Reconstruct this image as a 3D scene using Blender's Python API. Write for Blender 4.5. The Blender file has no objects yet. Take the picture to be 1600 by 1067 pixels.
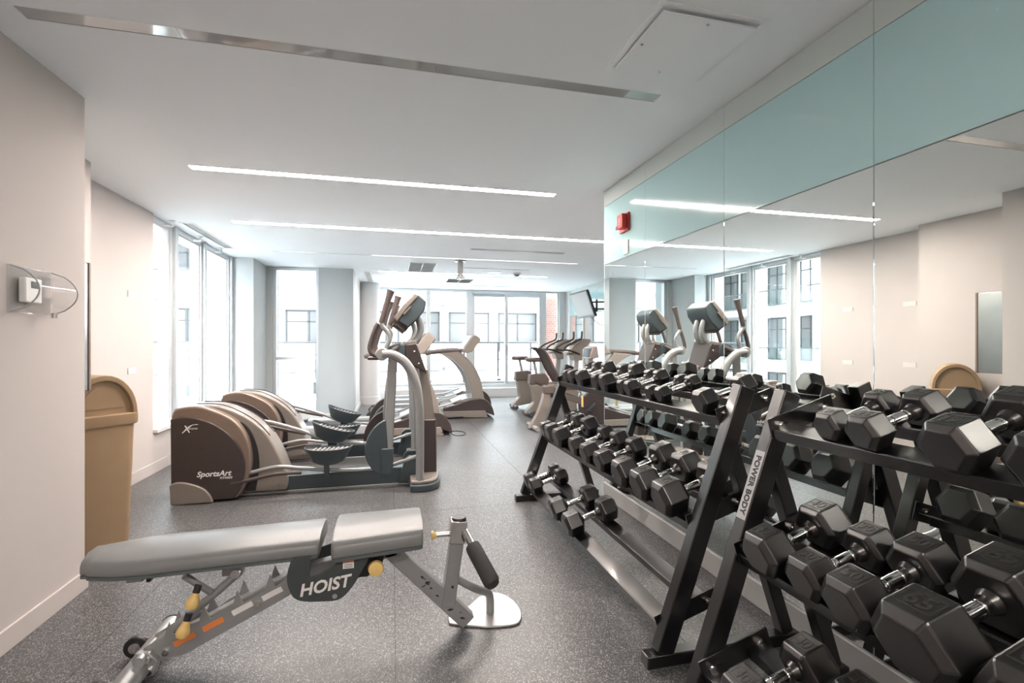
import bpy, bmesh, math, random
from mathutils import Vector, Matrix
random.seed(7)
S = bpy.context.scene
C = S.collection
PI = math.pi
# ---------------------------------------------------------------- camera
TH = math.atan(187 / 757.0)
cam = bpy.data.objects.new('camera', bpy.data.cameras.new('camera'))
C.objects.link(cam)
cam.location = (0, 0, 1.30)
cam.rotation_euler = (PI / 2, 0, -TH)
cam.data.sensor_width = 36.0
cam.data.lens = 757.0 / 1600 * 36
cam.data.shift_y = 3.0 / 1600
cam.data.clip_start = 0.02
cam.data.clip_end = 300
S.camera = cam
# ---------------------------------------------------------------- world, exposure
W = bpy.data.worlds.new('overcast_sky')
S.world = W
W.use_nodes = True
bg = W.node_tree.nodes['Background']
bg.inputs[0].default_value = (0.86, 0.94, 1.0, 1)
bg.inputs[1].default_value = 1.95
S.view_settings.view_transform = 'Standard'
S.view_settings.look = 'None'
S.view_settings.exposure = 3.62
S.view_settings.gamma = 1.0
S.view_settings.use_curve_mapping = False
STRIP = 13.0                      # emission of the lit ceiling strips
WARM = (1.0, 0.88, 0.80)

# ---------------------------------------------------------------- materials
MATS = {}


def mat(name, col, rough=0.5, metal=0.0, var=0.06, scale=30.0, bump=0.0, coat=0.0, spec=0.5, emit=None, es=0.0):
    m = bpy.data.materials.new(name)
    m.use_nodes = True
    nt = m.node_tree
    b = nt.nodes['Principled BSDF']
    b.inputs['Roughness'].default_value = rough
    b.inputs['Metallic'].default_value = metal
    b.inputs['Specular IOR Level'].default_value = spec
    b.inputs['Coat Weight'].default_value = coat
    b.inputs['Coat Roughness'].default_value = 0.08
    b.inputs['Base Color'].default_value = (*col, 1)
    if emit:
        b.inputs['Emission Color'].default_value = (*emit, 1)
        b.inputs['Emission Strength'].default_value = es
    if var or bump:
        tc = nt.nodes.new('ShaderNodeTexCoord')
        nz = nt.nodes.new('ShaderNodeTexNoise')
        nz.inputs['Scale'].default_value = scale
        nz.inputs['Detail'].default_value = 4
        nt.links.new(tc.outputs['Object'], nz.inputs['Vector'])
        if var:
            r = nt.nodes.new('ShaderNodeValToRGB')
            r.color_ramp.elements[0].position = 0.3
            r.color_ramp.elements[1].position = 0.7
            r.color_ramp.elements[0].color = (*[c * (1 - var) for c in col], 1)
            r.color_ramp.elements[1].color = (*[min(1, c * (1 + var)) for c in col], 1)
            nt.links.new(nz.outputs['Fac'], r.inputs['Fac'])
            nt.links.new(r.outputs['Color'], b.inputs['Base Color'])
        if bump:
            bp = nt.nodes.new('ShaderNodeBump')
            bp.inputs['Strength'].default_value = bump
            bp.inputs['Distance'].default_value = 0.002
            nt.links.new(nz.outputs['Fac'], bp.inputs['Height'])
            nt.links.new(bp.outputs['Normal'], b.inputs['Normal'])
    MATS[name] = m
    return m


def rubber_floor(name):
    m = mat(name, (0.1, 0.1, 0.1), 0.42, var=0)
    nt = m.node_tree
    b = nt.nodes['Principled BSDF']
    tc = nt.nodes.new('ShaderNodeTexCoord')
    v = nt.nodes.new('ShaderNodeTexVoronoi')
    v.inputs['Scale'].default_value = 310
    nt.links.new(tc.outputs['Object'], v.inputs['Vector'])
    w = nt.nodes.new('ShaderNodeTexWhiteNoise')
    nt.links.new(v.outputs['Color'], w.inputs['Vector'])
    r = nt.nodes.new('ShaderNodeValToRGB')
    r.color_ramp.interpolation = 'CONSTANT'
    e = r.color_ramp.elements
    e[0].position = 0.0
    e[0].color = (0.052, 0.052, 0.055, 1)
    e[1].position = 0.80
    e[1].color = (0.18, 0.18, 0.188, 1)
    x = e.new(0.91)
    x.color = (0.38, 0.38, 0.385, 1)
    x = e.new(0.55)
    x.color = (0.085, 0.084, 0.086, 1)
    nt.links.new(w.outputs['Value'], r.inputs['Fac'])
    n2 = nt.nodes.new('ShaderNodeTexNoise')
    n2.inputs['Scale'].default_value = 1.2
    n2.inputs['Detail'].default_value = 5
    nt.links.new(tc.outputs['Object'], n2.inputs['Vector'])
    mr = nt.nodes.new('ShaderNodeMapRange')
    mr.inputs['To Min'].default_value = 0.27
    mr.inputs['To Max'].default_value = 0.42
    nt.links.new(n2.outputs['Fac'], mr.inputs['Value'])
    nt.links.new(r.outputs['Color'], b.inputs['Base Color'])
    nt.links.new(mr.outputs['Result'], b.inputs['Roughness'])
    n3 = nt.nodes.new('ShaderNodeTexNoise')
    n3.inputs['Scale'].default_value = 220
    nt.links.new(tc.outputs['Object'], n3.inputs['Vector'])
    bp = nt.nodes.new('ShaderNodeBump')
    bp.inputs['Strength'].default_value = 0.25
    bp.inputs['Distance'].default_value = 0.002
    nt.links.new(n3.outputs['Fac'], bp.inputs['Height'])
    nt.links.new(bp.outputs['Normal'], b.inputs['Normal'])
    return m


def clear(name, tint=(1, 1, 1), gloss=0.09, rough=0.0):
    m = bpy.data.materials.new(name)
    m.use_nodes = True
    nt = m.node_tree
    nt.nodes.remove(nt.nodes['Principled BSDF'])
    out = nt.nodes['Material Output']
    t = nt.nodes.new('ShaderNodeBsdfTransparent')
    t.inputs[0].default_value = (*tint, 1)
    g = nt.nodes.new('ShaderNodeBsdfGlossy')
    g.inputs['Roughness'].default_value = rough
    lw = nt.nodes.new('ShaderNodeLayerWeight')
    lw.inputs['Blend'].default_value = 0.5
    pw = nt.nodes.new('ShaderNodeMath')
    pw.operation = 'POWER'
    pw.inputs[1].default_value = 5.0
    nt.links.new(lw.outputs['Facing'], pw.inputs[0])
    mm = nt.nodes.new('ShaderNodeMath')
    mm.operation = 'MULTIPLY_ADD'
    mm.inputs[1].default_value = 0.6
    mm.inputs[2].default_value = gloss
    mm.use_clamp = True
    nt.links.new(pw.outputs[0], mm.inputs[0])
    mx = nt.nodes.new('ShaderNodeMixShader')
    nt.links.new(mm.outputs[0], mx.inputs[0])
    nt.links.new(t.outputs[0], mx.inputs[1])
    nt.links.new(g.outputs[0], mx.inputs[2])
    nt.links.new(mx.outputs[0], out.inputs['Surface'])
    MATS[name] = m
    return m


def brick_mat(name):
    m = mat(name, (0.5, 0.3, 0.26), 0.8, var=0)
    nt = m.node_tree
    b = nt.nodes['Principled BSDF']
    tc = nt.nodes.new('ShaderNodeTexCoord')
    mp = nt.nodes.new('ShaderNodeMapping')
    mp.inputs['Rotation'].default_value = (PI / 2, 0, 0)
    br = nt.nodes.new('ShaderNodeTexBrick')
    br.inputs['Color1'].default_value = (0.62, 0.36, 0.31, 1)
    br.inputs['Color2'].default_value = (0.52, 0.27, 0.23, 1)
    br.inputs['Mortar'].default_value = (0.7, 0.6, 0.56, 1)
    br.inputs['Scale'].default_value = 4.5
    nt.links.new(tc.outputs['Object'], mp.inputs['Vector'])
    nt.links.new(mp.outputs['Vector'], br.inputs['Vector'])
    nt.links.new(br.outputs['Color'], b.inputs['Base Color'])
    return m


mat('wall_paint', (0.51, 0.465, 0.445), 0.75, var=0.015, scale=3, bump=0.05)
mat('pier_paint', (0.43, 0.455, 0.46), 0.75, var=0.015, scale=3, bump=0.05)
mat('ceiling_paint', (0.905, 0.945, 0.975), 0.8, var=0.01, scale=2, bump=0.03)
mat('white_paint', (0.66, 0.655, 0.65), 0.45, var=0.01)
rubber_floor('rubber_floor')
mat('floor_base', (0.03, 0.03, 0.03), 0.9)
mat('mirror', (0.86, 0.91, 0.89), 0.0, 1.0, var=0)
mat('mint_glass', (0.40, 0.60, 0.62), 0.03, 0.0, var=0, coat=0.6, spec=0.6)
mat('mint_glass_edge', (0.52, 0.58, 0.56), 0.03, 0.0, var=0, coat=0.6, spec=0.6)
mat('aluminium', (0.60, 0.63, 0.65), 0.38, 0.55, var=0.03)
mat('chrome', (0.78, 0.77, 0.76), 0.12, 1.0, var=0)
mat('steel', (0.62, 0.61, 0.60), 0.22, 1.0, var=0.05, scale=8)
clear('window_glass', (0.98, 0.99, 0.985), 0.02)
clear('clear_plastic', (0.98, 0.985, 0.985), 0.05, 0.03)
mat('strip_on', (1, 1, 1), 0.5, var=0, emit=WARM, es=STRIP)
mat('strip_dim', (0.9, 0.9, 0.9), 0.3, var=0, emit=WARM, es=0.35)
mat('strip_off', (0.38, 0.40, 0.40), 0.04, 0.0, var=0, coat=1.0, spec=1.0)
mat('bracket_clear', (0.60, 0.57, 0.55), 0.3, var=0)
mat('lamp_white', (0.85, 0.85, 0.84), 0.4, var=0)
mat('vent_metal', (0.72, 0.73, 0.73), 0.45, 0.1, var=0)
mat('vent_grey', (0.42, 0.43, 0.43), 0.6, var=0)
mat('vent_dark', (0.16, 0.165, 0.17), 0.7, var=0)
mat('black_steel', (0.0035, 0.003, 0.0038), 0.30, 0.0, var=0.1, scale=60, coat=0.25, spec=0.8)
mat('hex_rubber', (0.007, 0.0066, 0.007), 0.30, 0.0, var=0.25, scale=14, bump=0.12, spec=1.0)
mat('emboss_rubber', (0.03, 0.027, 0.025), 0.35, var=0.1)
mat('label_grey', (0.45, 0.46, 0.47), 0.4, var=0.02)
mat('ink', (0.03, 0.03, 0.035), 0.6, var=0)
mat('bench_vinyl', (0.22, 0.228, 0.232), 0.33, var=0.05, scale=6, bump=0.05)
mat('bench_piping', (0.10, 0.12, 0.125), 0.5, var=0)
mat('bench_silver', (0.36, 0.37, 0.375), 0.36, 0.45, var=0.05, scale=12)
mat('bench_dark', (0.055, 0.065, 0.068), 0.45, var=0.05)
mat('yellow_knob', (0.80, 0.56, 0.20), 0.4, var=0.03)
mat('orange', (0.80, 0.26, 0.08), 0.5, var=0)
mat('white_print', (0.82, 0.82, 0.81), 0.5, var=0)
mat('foam', (0.045, 0.045, 0.045), 0.7, var=0.1)
mat('tan_plastic', (0.25, 0.22, 0.195), 0.38, 0.15, var=0.03, coat=0.2)
mat('bronze_plastic', (0.23, 0.175, 0.14), 0.32, 0.3, var=0.03, coat=0.2)
mat('brown_plastic', (0.045, 0.034, 0.033), 0.38, 0.0, var=0.05, coat=0.2)
mat('slate_plastic', (0.05, 0.070, 0.079), 0.42, 0.0, var=0.05, coat=0.1)
mat('silver_paint', (0.33, 0.34, 0.34), 0.33, 0.3, var=0.02, coat=0.2)
mat('black_plastic', (0.018, 0.018, 0.02), 0.45, var=0.05)
mat('grip_brown', (0.085, 0.066, 0.062), 0.6, var=0.08)
mat('screen', (0.02, 0.022, 0.025), 0.08, var=0, coat=0.5)
mat('tv_screen', (0.075, 0.077, 0.08), 0.35, var=0)
mat('belt', (0.035, 0.035, 0.037), 0.6, var=0.1)
mat('deck_grey', (0.36, 0.37, 0.38), 0.4, var=0.03)
mat('seat_vinyl', (0.11, 0.088, 0.08), 0.5, var=0.05)
mat('mesh_fabric', (0.07, 0.055, 0.052), 0.7, var=0.3, scale=120)
mat('bin_tan', (0.36, 0.245, 0.145), 0.5, var=0.03, scale=10)
mat('red_paint', (0.55, 0.035, 0.03), 0.35, var=0.03)
mat('ext_white', (0.45, 0.45, 0.45), 0.8, var=0.03)
mat('ext_grey', (0.15, 0.15, 0.15), 0.8, var=0.05)
mat('ext_glass', (0.068, 0.072, 0.075), 0.35, var=0.1, scale=0.6)
mat('ext_floor', (0.62, 0.62, 0.61), 0.9, var=0.05, scale=3)
mat('ext_rail', (0.033, 0.035, 0.037), 0.5, 0.1, var=0.02)
mat('curtain', (0.40, 0.39, 0.38), 0.8, var=0.08, scale=4)
mat('ext_pink', (0.75, 0.20, 0.28), 0.6, var=0.05)
mat('ext_green', (0.20, 0.38, 0.30), 0.6, var=0.1)
clear('ext_balcony_glass', (0.90, 0.94, 0.94), 0.10)
brick_mat('pink_brick')
mat('cord', (0.02, 0.02, 0.02), 0.6, var=0)


# ---------------------------------------------------------------- mesh helpers
class MB:
    def __init__(self):
        self.bm = bmesh.new()

    def box(self, c, s, M=None):
        vs = []
        for i in range(8):
            p = Vector(((i & 1) - .5, ((i >> 1) & 1) - .5, ((i >> 2) & 1) - .5))
            p = Vector((p.x * s[0], p.y * s[1], p.z * s[2]))
            if M is not None:
                p = M @ p
            vs.append(self.bm.verts.new(p + Vector(c)))
        for f in ((0, 2, 3, 1), (4, 5, 7, 6), (0, 1, 5, 4), (2, 6, 7, 3), (0, 4, 6, 2), (1, 3, 7, 5)):
            self.bm.faces.new([vs[i] for i in f])
        return self

    def span(self, a, b):
        return self.box([(a[i] + b[i]) / 2 for i in range(3)], [abs(b[i] - a[i]) for i in range(3)])

    def bar(self, p0, p1, w, d, up=(0, 0, 1)):
        p0, p1 = Vector(p0), Vector(p1)
        x = (p1 - p0)
        L = x.length
        x.normalize()
        y = Vector(up).cross(x)
        if y.length < 1e-5:
            y = Vector((0, 1, 0)).cross(x)
        y.normalize()
        z = x.cross(y)
        return self.box((p0 + p1) / 2, (L, w, d), Matrix((x, y, z)).transposed())

    def loft(self, rings, cap=True, closed=False):
        R = [[self.bm.verts.new(p) for p in r] for r in rings]
        n = len(R[0])
        k = len(R)
        for i in range(k if closed else k - 1):
            a, b = R[i], R[(i + 1) % k]
            for j in range(n):
                self.bm.faces.new((a[j], a[(j + 1) % n], b[(j + 1) % n], b[j]))
        if cap and not closed:
            self.bm.faces.new(R[0][::-1])
            self.bm.faces.new(R[-1])
        return self

    def tube(self, pts, r, n=10, closed=False, smooth=0, flat=1.0):
        pts = [Vector(p) for p in pts]
        rs = list(r) if isinstance(r, (list, tuple)) else [r] * len(pts)
        if smooth:
            q, qr = [], []
            m = len(pts)
            for i in range(m - 1 if not closed else m):
                p0 = pts[(i - 1) % m] if (i > 0 or closed) else pts[0]
                p1, p2 = pts[i], pts[(i + 1) % m]
                p3 = pts[(i + 2) % m] if (i + 2 < m or closed) else pts[-1]
                for s in range(smooth):
                    t = s / smooth
                    q.append(0.5 * ((2 * p1) + (p2 - p0) * t + (2 * p0 - 5 * p1 + 4 * p2 - p3) * t * t + (3 * p1 - p0 - 3 * p2 + p3) * t ** 3))
                    qr.append(rs[i] * (1 - t) + rs[(i + 1) % m] * t)
            if not closed:
                q.append(pts[-1])
                qr.append(rs[-1])
            pts, rs = q, qr
        m = len(pts)
        rings = []
        up = None
        for i in range(m):
            a = pts[(i - 1) % m] if (i > 0 or closed) else pts[i]
            b = pts[(i + 1) % m] if (i < m - 1 or closed) else pts[i]
            t = (b - a).normalized()
            if up is None:
                up = Vector((0, 1, 0)) if abs(t.y) < .9 else Vector((1, 0, 0))
            u = (up - t * up.dot(t)).normalized()
            v = t.cross(u)
            up = u
            rings.append([pts[i] + (u * math.cos(2 * PI * j / n) * flat + v * math.sin(2 * PI * j / n)) * rs[i] for j in range(n)])
        return self.loft(rings, closed=closed)

    def cyl(self, p0, p1, r0, r1=None, n=16):
        return self.tube([p0, p1], [r0, r0 if r1 is None else r1], n)

    def prism(self, poly, a, b, axis='y'):
        if axis == 'y':
            f = lambda p, d: (p[0], d, p[1])
        elif axis == 'z':
            f = lambda p, d: (p[0], p[1], d)
        else:
            f = lambda p, d: (d, p[0], p[1])
        return self.loft([[f(p, a) for p in poly], [f(p, b) for p in poly]])

    def lathe(self, prof, o, axis=(0, 0, 1), n=20):
        o = Vector(o)
        q = Vector((0, 0, 1)).rotation_difference(Vector(axis))
        rings = [[o + q @ Vector((r * math.cos(2 * PI * j / n), r * math.sin(2 * PI * j / n), z)) for j in range(n)] for r, z in prof]
        return self.loft(rings)

    def ball(self, c, r, sx=1, sy=1, sz=1, n=14):
        prof = [(max(1e-4, math.sin(PI * i / 8)) * r, -math.cos(PI * i / 8) * r) for i in range(9)]
        c = Vector(c)
        rings = [[c + Vector((p * math.cos(2 * PI * j / n) * sx, p * math.sin(2 * PI * j / n) * sy, z * sz)) for j in range(n)] for p, z in prof]
        return self.loft(rings)

    def mesh(self, name, smooth=True, ang=38):
        bmesh.ops.recalc_face_normals(self.bm, faces=self.bm.faces[:])
        me = bpy.data.meshes.new(name)
        self.bm.to_mesh(me)
        self.bm.free()
        if smooth:
            me.polygons.foreach_set('use_smooth', [True] * len(me.polygons))
            me.set_sharp_from_angle(angle=math.radians(ang))
        return me

    def build(self, name, m, parent=None, bev=0.0, smooth=True, ang=38, seg=2, label=None):
        return link(name, self.mesh(name, smooth, ang), m, parent, bev, seg, label)


def link(name, me, m, parent=None, bev=0.0, seg=2, label=None):
    o = bpy.data.objects.new(name, me)
    C.objects.link(o)
    if m and not me.materials:
        me.materials.append(MATS[m])
    if bev:
        b = o.modifiers.new('soft_edges', 'BEVEL')
        b.width = bev
        b.segments = seg
        b.limit_method = 'ANGLE'
        b.angle_limit = math.radians(35)
        b.harden_normals = False
    o.parent = parent
    if label:
        o['label'] = label
    return o


def tag(o, label, cat, group=None, kind=None):
    o['label'] = label
    o['category'] = cat
    if group:
        o['group'] = group
    if kind:
        o['kind'] = kind
    return o


def thing(name, label, cat, loc=(0, 0, 0), rz=0.0, group=None):
    o = bpy.data.objects.new(name, None)
    o.empty_display_size = 0.1
    C.objects.link(o)
    o.location = loc
    o.rotation_euler = (0, 0, rz)
    return tag(o, label, cat, group)


def struct(name, label, cat, mb, m, parent=None, bev=0.0):
    o = mb.build(name, m, parent, bev)
    if parent is None:
        tag(o, label, cat, kind='structure')
    return o


def dup(o, parent=None, loc=None, label=None):
    c = o.copy()
    C.objects.link(c)
    c.parent = parent
    if loc is not None:
        c.location = loc
    if label:
        c['label'] = label
    for ch in [x for x in o.children]:
        dup(ch, c)
    return c


def text_mesh(body, size, shear=0.0, extrude=0.0008, bold=0.0, space=1.0):
    cu = bpy.data.curves.new('lettering', 'FONT')
    cu.body = body
    cu.size = size
    cu.shear = shear
    cu.extrude = extrude
    cu.offset = bold
    cu.space_character = space
    cu.align_x = 'CENTER'
    cu.align_y = 'CENTER'
    cu.resolution_u = 3
    o = bpy.data.objects.new('lettering', cu)
    me = bpy.data.meshes.new_from_object(o)
    bpy.data.objects.remove(o)
    bpy.data.curves.remove(cu)
    me.materials.clear()
    return me


def text(body, size, m, parent, origin, right, up, name='lettering', **k):
    o = link(name, text_mesh(body, size, **k), m, parent)
    r = Vector(right).normalized()
    u = Vector(up).normalized()
    nrm = r.cross(u).normalized()
    u = nrm.cross(r)
    M = Matrix((r, u, nrm)).transposed().to_4x4()
    M.translation = Vector(origin)
    o.matrix_local = M
    return o


def arc(cx, cy, rx, ry, a0, a1, n):
    return [(cx + rx * math.cos(math.radians(a0 + (a1 - a0) * i / n)), cy + ry * math.sin(math.radians(a0 + (a1 - a0) * i / n))) for i in range(n + 1)]


def spl(pts, k=5, closed=False):
    """smooth 2-D curve through points"""
    m = len(pts)
    out = []
    P = [Vector((p[0], p[1], 0)) for p in pts]
    for i in range(m if closed else m - 1):
        p0 = P[(i - 1) % m] if (i > 0 or closed) else P[0]
        p1, p2 = P[i], P[(i + 1) % m]
        p3 = P[(i + 2) % m] if (i + 2 < m or closed) else P[-1]
        for s in range(k):
            t = s / k
            q = 0.5 * ((2 * p1) + (p2 - p0) * t + (2 * p0 - 5 * p1 + 4 * p2 - p3) * t * t + (3 * p1 - p0 - 3 * p2 + p3) * t ** 3)
            out.append((q.x, q.y))
    if not closed:
        out.append(tuple(pts[-1][:2]))
    return out


# ================================================================ THE ROOM
H = 2.60
XM = 1.76      # mirror plane
XL = -1.585    # near left wall
XA = -2.10     # alcove wall
XW = -2.32     # window wall
YF = 11.70     # far wall
XR = 4.27      # far right wall
YB = -2.6
# floor
fl = struct('floor', 'dark speckled rubber gym floor', 'floor', MB().span((-2.7, YB - .2, -.14), (XR + .2, YF + .2, -.006)), 'floor_base')
xs = [-2.7, -1.22, 0.012, 1.24, 2.46, 3.68, XR + .2]
ys = [YB - .2, -.3, 3.81, 7.9, YF + .2]
for i in range(len(xs) - 1):
    for j in range(len(ys) - 1):
        g = 0.0012
        MB().span((xs[i] + g, ys[j] + g, -.008), (xs[i + 1] - g, ys[j + 1] - g, 0)).build('rubber_sheet', 'rubber_floor', fl)

# ceiling slots: (x0, x1, y0, y1, material)
SLOTS = [(-1.42, 1.37, 2.268, 2.352, 'strip_off'), (-1.45, 1.385, 4.00, 4.085, 'strip_on'), (-1.66, 3.05, 5.70, 5.80, 'strip_on'),
         (-1.645, 2.94, 7.42, 7.455, 'strip_dim'), (-.236, 2.95, 9.045, 9.095, 'strip_on'),
         (-1.42, 1.37, -1.17, -1.085, 'strip_on')]   # the same row of strips goes on behind the camera
HOLES = [(s[0], s[1], s[2], s[3]) for s in SLOTS]
LV = (-2.205, -2.105, 5.93, 7.32)
HOLES.append(LV)
gx = sorted(set([-2.7, XR + .2] + [v for h_ in HOLES for v in h_[:2]]))
gy = sorted(set([YB - .2, YF + .2] + [v for h_ in HOLES for v in h_[2:]]))
cb = MB()
T = .10
verts = {}


def cv(i, j, k):
    if (i, j, k) not in verts:
        verts[(i, j, k)] = cb.bm.verts.new((gx[i], gy[j], H + k * T))
    return verts[(i, j, k)]


def hole(i, j):
    if i < 0 or j < 0 or i >= len(gx) - 1 or j >= len(gy) - 1:
        return None
    cx, cy = (gx[i] + gx[i + 1]) / 2, (gy[j] + gy[j + 1]) / 2
    return any(a < cx < b and c < cy < d for a, b, c, d in HOLES)


for i in range(len(gx) - 1):
    for j in range(len(gy) - 1):
        cb.bm.faces.new((cv(i, j, 1), cv(i + 1, j, 1), cv(i + 1, j + 1, 1), cv(i, j + 1, 1)))
        if hole(i, j):
            if not hole(i - 1, j):
                cb.bm.faces.new((cv(i, j, 0), cv(i, j + 1, 0), cv(i, j + 1, 1), cv(i, j, 1)))
            if not hole(i + 1, j):
                cb.bm.faces.new((cv(i + 1, j, 0), cv(i + 1, j + 1, 0), cv(i + 1, j + 1, 1), cv(i + 1, j, 1)))
            if not hole(i, j - 1):
                cb.bm.faces.new((cv(i, j, 0), cv(i + 1, j, 0), cv(i + 1, j, 1), cv(i, j, 1)))
            if not hole(i, j + 1):
                cb.bm.faces.new((cv(i, j + 1, 0), cv(i + 1, j + 1, 0), cv(i + 1, j + 1, 1), cv(i, j + 1, 1)))
        else:
            cb.bm.faces.new((cv(i, j, 0), cv(i + 1, j, 0), cv(i + 1, j + 1, 0), cv(i, j + 1, 0)))
ceil = cb.build('ceiling', 'ceiling_paint', smooth=False)
tag(ceil, 'flat pale grey ceiling with recessed light slots', 'ceiling', kind='structure')

slot_labels = ['unlit dark linear ceiling light, crossing the ceiling beside the square access hatch',
               'lit linear ceiling light just past the unlit one',
               'long lit linear ceiling light above the two ellipticals',
               'thin faint linear ceiling light above the first treadmill',
               'thin lit linear ceiling light above the last treadmills',
               'lit linear ceiling light closest to the back wall']
for s, lb in zip(SLOTS, slot_labels):
    x0, x1, y0, y1, m = s
    t = thing('linear_ceiling_light' + ('_offscreen' if y1 < 0 else ''), lb, 'ceiling light', ((x0 + x1) / 2, (y0 + y1) / 2, H), 0, 'recessed strip lights')
    hx, hy = (x1 - x0) / 2, (y1 - y0) / 2
    if m == 'strip_off':
        edges = [-hx, -hx + .55, -hx + 1.62, hx - .18, hx]
    elif m == 'strip_dim':
        edges = [-hx, -hx + 1.35, -hx + 2.1, -hx + 2.9, -hx + 3.6, hx]
    else:
        n = 3
        edges = [-hx + 2 * hx * i / n for i in range(n + 1)]
    for a, b in zip(edges, edges[1:]):
        mm = m
        if m == 'strip_dim':
            mm = 'strip_off' if a < -hx + .1 else 'strip_dim'
        MB().span((a + .001, -hy + .002, .002), (b - .001, hy - .002, .03)).build('diffuser', mm, t)
    MB().span((-hx, -hy, .03), (hx, hy, .08)).build('housing', 'vent_metal', t)
    e = MB()
    e.span((-hx, -hy, .0), (hx, -hy + .003, .03)).span((-hx, hy - .003, .0), (hx, hy, .03))
    e.span((-hx, -hy, .0), (-hx + .003, hy, .03)).span((hx - .003, -hy, .0), (hx, hy, .03))
    e.build('frame', 'vent_metal', t)

# ---- walls
struct('wall_left', 'pale warm grey wall block carrying the clear thermostat guard', 'wall', MB().span((-2.7, YB, 0), (XL, 3.04, H)), 'wall_paint')
struct('wall_alcove', 'pale wall of the alcove behind the tan waste bin', 'wall', MB().span((-2.7, 3.04, 0), (XA, 4.10, H)), 'wall_paint')
wl = struct('wall_window_side', 'pale wall running from the alcove to the tall side windows', 'wall',
            MB().span((-2.7, 4.10, 0), (XW, 5.56, H)).span((-2.7, 5.56, 0), (XW, 8.10, .40)), 'wall_paint')
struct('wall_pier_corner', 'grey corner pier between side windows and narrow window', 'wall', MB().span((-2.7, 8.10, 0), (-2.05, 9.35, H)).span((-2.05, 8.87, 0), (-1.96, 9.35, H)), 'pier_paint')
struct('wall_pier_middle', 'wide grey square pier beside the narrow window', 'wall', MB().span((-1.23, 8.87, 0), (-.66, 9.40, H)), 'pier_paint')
struct('wall_far_left', 'white side wall behind the round column', 'wall', MB().span((-.90, 9.40, 0), (-.66, YF + .15, H)), 'white_paint')
struct('wall_partition', 'partition wall end behind the mirrored wall', 'wall', MB().span((XM + .012, 3.70, 0), (XR + .2, 3.83, H)), 'wall_paint')
struct('wall_back', 'plain pale wall at the back of the gym', 'wall', MB().span((-2.7, YB - .2, 0), (XR, YB, H)), 'wall_paint')
wr = struct('wall_right', 'wall clad in tall mirrors under mint glass', 'wall', MB().span((XM + .010, YB, 0), (XM + .2, 3.70, H)), 'white_paint')
wr2 = struct('wall_right_far', 'mirrored far side wall with mint glass behind the bikes', 'wall', MB().span((XR + .010, 3.83, 0), (XR + .2, YF + .15, H)), 'white_paint')
col = struct('wall_round_column', 'white round column standing before the far windows', 'column', MB().lathe([(.25, 0), (.25, .16), (.235, .165), (.235, H)], (-.50, 10.95, 0), n=40), 'white_paint')


def clad(parent, xp, seams, d=1):
    for a, b in zip(seams, seams[1:]):
        lo, hi = min(a, b) + .0012, max(a, b) - .0012
        MB().span((xp, lo, .124), (xp + .006, hi, 1.968)).build('mirror_panel', 'mirror', parent, bev=.0022, smooth=False)
        MB().span((xp, lo, 1.972), (xp + .006, hi, 2.464)).build('glass_panel', 'mint_glass', parent, smooth=False, label='mint green glass panel')
        MB().span((xp, lo, 2.467), (xp + .006, hi, H - .004)).build('glass_strip', 'mint_glass_edge', parent, smooth=False, label='pale glass strip under the ceiling')


clad(wr, XM, [3.828, 3.144, 2.292, 1.445, .60, -.25, -1.10, -1.95, YB])
clad(wr2, XR, [11.35, 10.5, 9.65, 8.8, 7.95, 7.1, 6.25, 5.4, 4.55, 3.84])
MB().span((XM - .001, 3.828, .124), (XM + .012, 3.836, H)).build('edge_trim', 'aluminium', wr)
struct('baseboard_right', 'white baseboard under the mirror wall', 'baseboard', MB().span((XM - .012, YB, 0), (XM + .01, 3.83, .12)), 'white_paint', bev=.003)
struct('baseboard_right_far', 'white baseboard under the far mirror wall', 'baseboard', MB().span((XR - .012, 3.83, 0), (XR + .01, YF, .12)), 'white_paint', bev=.003)
struct('baseboard_left', 'pale baseboard along the thermostat wall', 'baseboard', MB().span((XL, YB, 0), (XL + .012, 3.052, .10)).span((XA, 3.04, 0), (XL + .012, 3.052, .10)), 'wall_paint', bev=.003)
struct('baseboard_window_side', 'pale baseboard below the side windows', 'baseboard',
       MB().span((XA, 3.05, 0), (XA + .012, 4.112, .11)).span((XW, 4.10, 0), (XA + .012, 4.112, .11)).span((XW, 4.10, 0), (XW + .012, 8.10, .11)), 'wall_paint', bev=.003)
struct('baseboard_pier', 'white baseboard around the middle pier', 'baseboard', MB().span((-1.24, 8.858, 0), (-.648, 8.87, .09)).span((-.66, 8.858, 0), (-.648, 10.70, .09)), 'white_paint', bev=.003)


# ---- windows
def frame_rect(mb, axis, p, a0, a1, z0, z1, w, d):
    """four members of a frame lying in plane axis=p"""
    def sp(a, b, za, zb):
        if axis == 'x':
            mb.span((p - d / 2, a, za), (p + d / 2, b, zb))
        else:
            mb.span((a, p - d / 2, za), (b, p + d / 2, zb))
    sp(a0, a0 + w, z0, z1)
    sp(a1 - w, a1, z0, z1)
    sp(a0 + w, a1 - w, z0, z0 + w)
    sp(a0 + w, a1 - w, z1 - w, z1)


def pane(axis, p, a0, a1, z0, z1, parent, m='window_glass'):
    mb = MB()
    if axis == 'x':
        mb.span((p - .004, a0, z0), (p + .004, a1, z1))
    else:
        mb.span((a0, p - .004, z0), (a1, p + .004, z1))
    return mb.build('pane', m, parent, smooth=False)


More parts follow.
